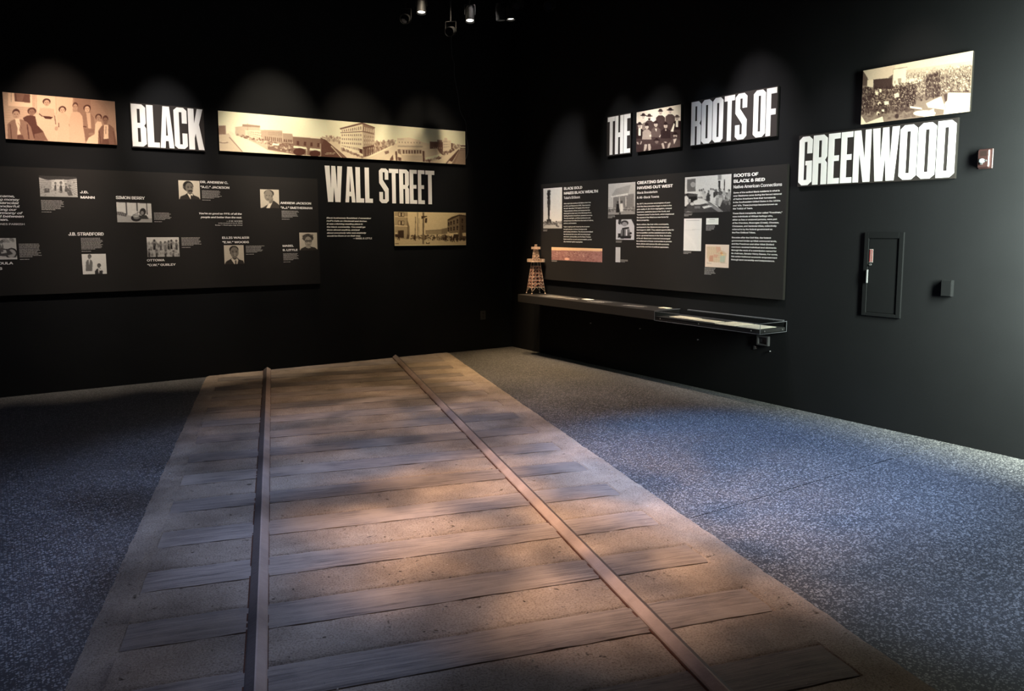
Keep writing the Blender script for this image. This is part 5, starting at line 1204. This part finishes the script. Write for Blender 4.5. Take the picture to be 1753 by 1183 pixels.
# ------------------------------------------------------------ track spotlights
def lens_mat(col, s):
    m = bpy.data.materials.new('lamp_lens'); m.use_nodes = True; b = m.node_tree.nodes['Principled BSDF']
    b.inputs['Emission Color'].default_value = (*col, 1); b.inputs['Emission Strength'].default_value = s; b.inputs['Base Color'].default_value = (.8, .8, .8, 1); return m
M_LON = lens_mat((1, .93, .80), 5.0); M_LOFF = pmat('dark_lens', (.012, .012, .014), .1, 0, .8, .1, 20)
def proto_head():
    ms = {}
    bm = bmesh.new(); add_tube(bm, (0, 0, .012), (0, 0, -.10), .046, .046, 20); add_tube(bm, (0, 0, -.10), (0, 0, -.135), .046, .030, 20); add_tube(bm, (0, 0, .016), (0, 0, .008), .049, .049, 20, True)
    me = bpy.data.meshes.new('can'); 
    # open front: recess ring in front of the lens
    bm.to_mesh(me); bm.free(); me.materials.append(M_METAL); ms['can'] = me
    bm = bmesh.new()
    seg = 24
    for i in range(seg):
        a, b = 2 * math.pi * i / seg, 2 * math.pi * (i + 1) / seg; r0, r1 = .0485, .0465
        v = [bm.verts.new((math.cos(t) * r, math.sin(t) * r, z)) for t, r, z in ((a, r0, .012), (b, r0, .012), (b, r0, .035), (a, r0, .035))]; bm.faces.new(v)
        v = [bm.verts.new((math.cos(t) * r, math.sin(t) * r, z)) for t, r, z in ((a, r1, .035), (b, r1, .035), (b, r1, .012), (a, r1, .012))]; bm.faces.new(v)
        v = [bm.verts.new((math.cos(t) * r, math.sin(t) * r, .035)) for t, r in ((a, r0), (b, r0), (b, r1), (a, r1))]; bm.faces.new(v)
    me = bpy.data.meshes.new('snoot'); bm.to_mesh(me); bm.free(); me.materials.append(M_METAL); ms['snoot'] = me
    bm = bmesh.new(); add_tube(bm, (0, 0, .0165), (0, 0, .019), .038, .038, 24); me = bpy.data.meshes.new('lens'); bm.to_mesh(me); bm.free(); ms['lens'] = me
    return ms
HEAD = proto_head()
def track_light(lens, aim, lit, label, group, power=None, col=None, cone=40, blend=.9, gobo=None):
    lens = Vector(lens); d = (Vector(aim) - lens).normalized(); q = d.to_track_quat('Z', 'Y').to_matrix().to_4x4()
    HZ = HC - .10; px = lens - d * .06; e = empty('track_spotlight', (px.x, px.y, HZ)); tag(e, label, 'spotlight', group)
    T = Matrix.Translation(-Vector((px.x, px.y, HZ))) @ Matrix.Translation(lens - d * .019) @ q
    for k in ('can', 'snoot', 'lens'):
        me = HEAD[k].copy() if k == 'lens' else HEAD[k]
        if k == 'lens': me.materials.append(M_LON if lit else M_LOFF)
        o = bpy.data.objects.new(k if k != 'lens' else 'lamp_lens', me); COL.objects.link(o); o.parent = e; o.matrix_local = T
    bm = bmesh.new(); add_tube(bm, (0, 0, -.02), (0, 0, px.z - HZ + .10), .008, seg=10); bm_obj('stem', bm, M_METAL, e)
    bm = bmesh.new(); r = .055; yk = T.to_3x3() @ Vector((1, 0, 0)); yk.z = 0; yk.normalize(); c = Vector((0, 0, px.z - HZ)); dd = -d * .0
    add_tube(bm, c + yk * r, c + yk * r + Vector((0, 0, .10)), .004, seg=6); add_tube(bm, c - yk * r, c - yk * r + Vector((0, 0, .10)), .004, seg=6); add_tube(bm, c + yk * r + Vector((0, 0, .10)), c - yk * r + Vector((0, 0, .10)), .004, seg=6)
    bm_obj('yoke', bm, M_METAL, e)
    box_obj('track_adapter', (-.05, -.017, -.03), (.05, .017, .0), M_METAL, e, .002)
    if power:
        s = spot('beam', lens + d * .03, aim, power, col, cone, blend, .03, gobo); s.parent = e; s.matrix_parent_inverse = Matrix.Translation((-px.x, -px.y, -HZ))
names = {9: 'lit black spotlight, third lit lens from the left under the ceiling', 10: 'lit black spotlight, rightmost lit lens under the ceiling',
         4: 'lit black spotlight, leftmost lit lens under the ceiling', 5: 'lit black spotlight, second lit lens from the left under the ceiling'}
for i, (k, lens, aim, p, c, cone, bl, gb, what) in enumerate(LAMPS):
    track_light(lens, aim, True, names.get(i, 'black track spotlight above the frame, aimed at the ' + what), None if i in names else 'spotlights above the frame', p, c, cone, bl, gb)
track_light((-1.12, -1.81, 3.70), (-3, -3.5, 2.6), False, 'unlit spotlight head right of the lit ones, near the middle top', 'unlit spotlights')
track_light((-.86, -1.98, 3.70), (-3, -3.5, 2.6), False, 'rightmost unlit spotlight head at the top', 'unlit spotlights')
track_light((-1.95, -1.02, 3.62), (-3.5, -3.2, 2.9), False, 'unlit spotlight head left of the lit ones at the top', 'unlit spotlights')
track_light((-1.42, -.98, 3.58), (-3.5, -3.2, 2.6), False, 'unlit spotlight head just above the hanging wire', 'unlit spotlights')
for (a, b, lb) in (((-10, -1.17, HC - .099), (-.3, -1.12, HC), 'black ceiling track closest to the left wall'), ((-10, -1.62, HC - .099), (-.3, -1.57, HC), 'second black ceiling track out from the left wall'), ((-1.35, -11, HC - .099), (-1.30, -2.1, HC), 'black ceiling track along the right wall')):
    tag(box_obj('lighting_track', a, b, M_METAL), lb, 'track', 'ceiling lighting tracks')
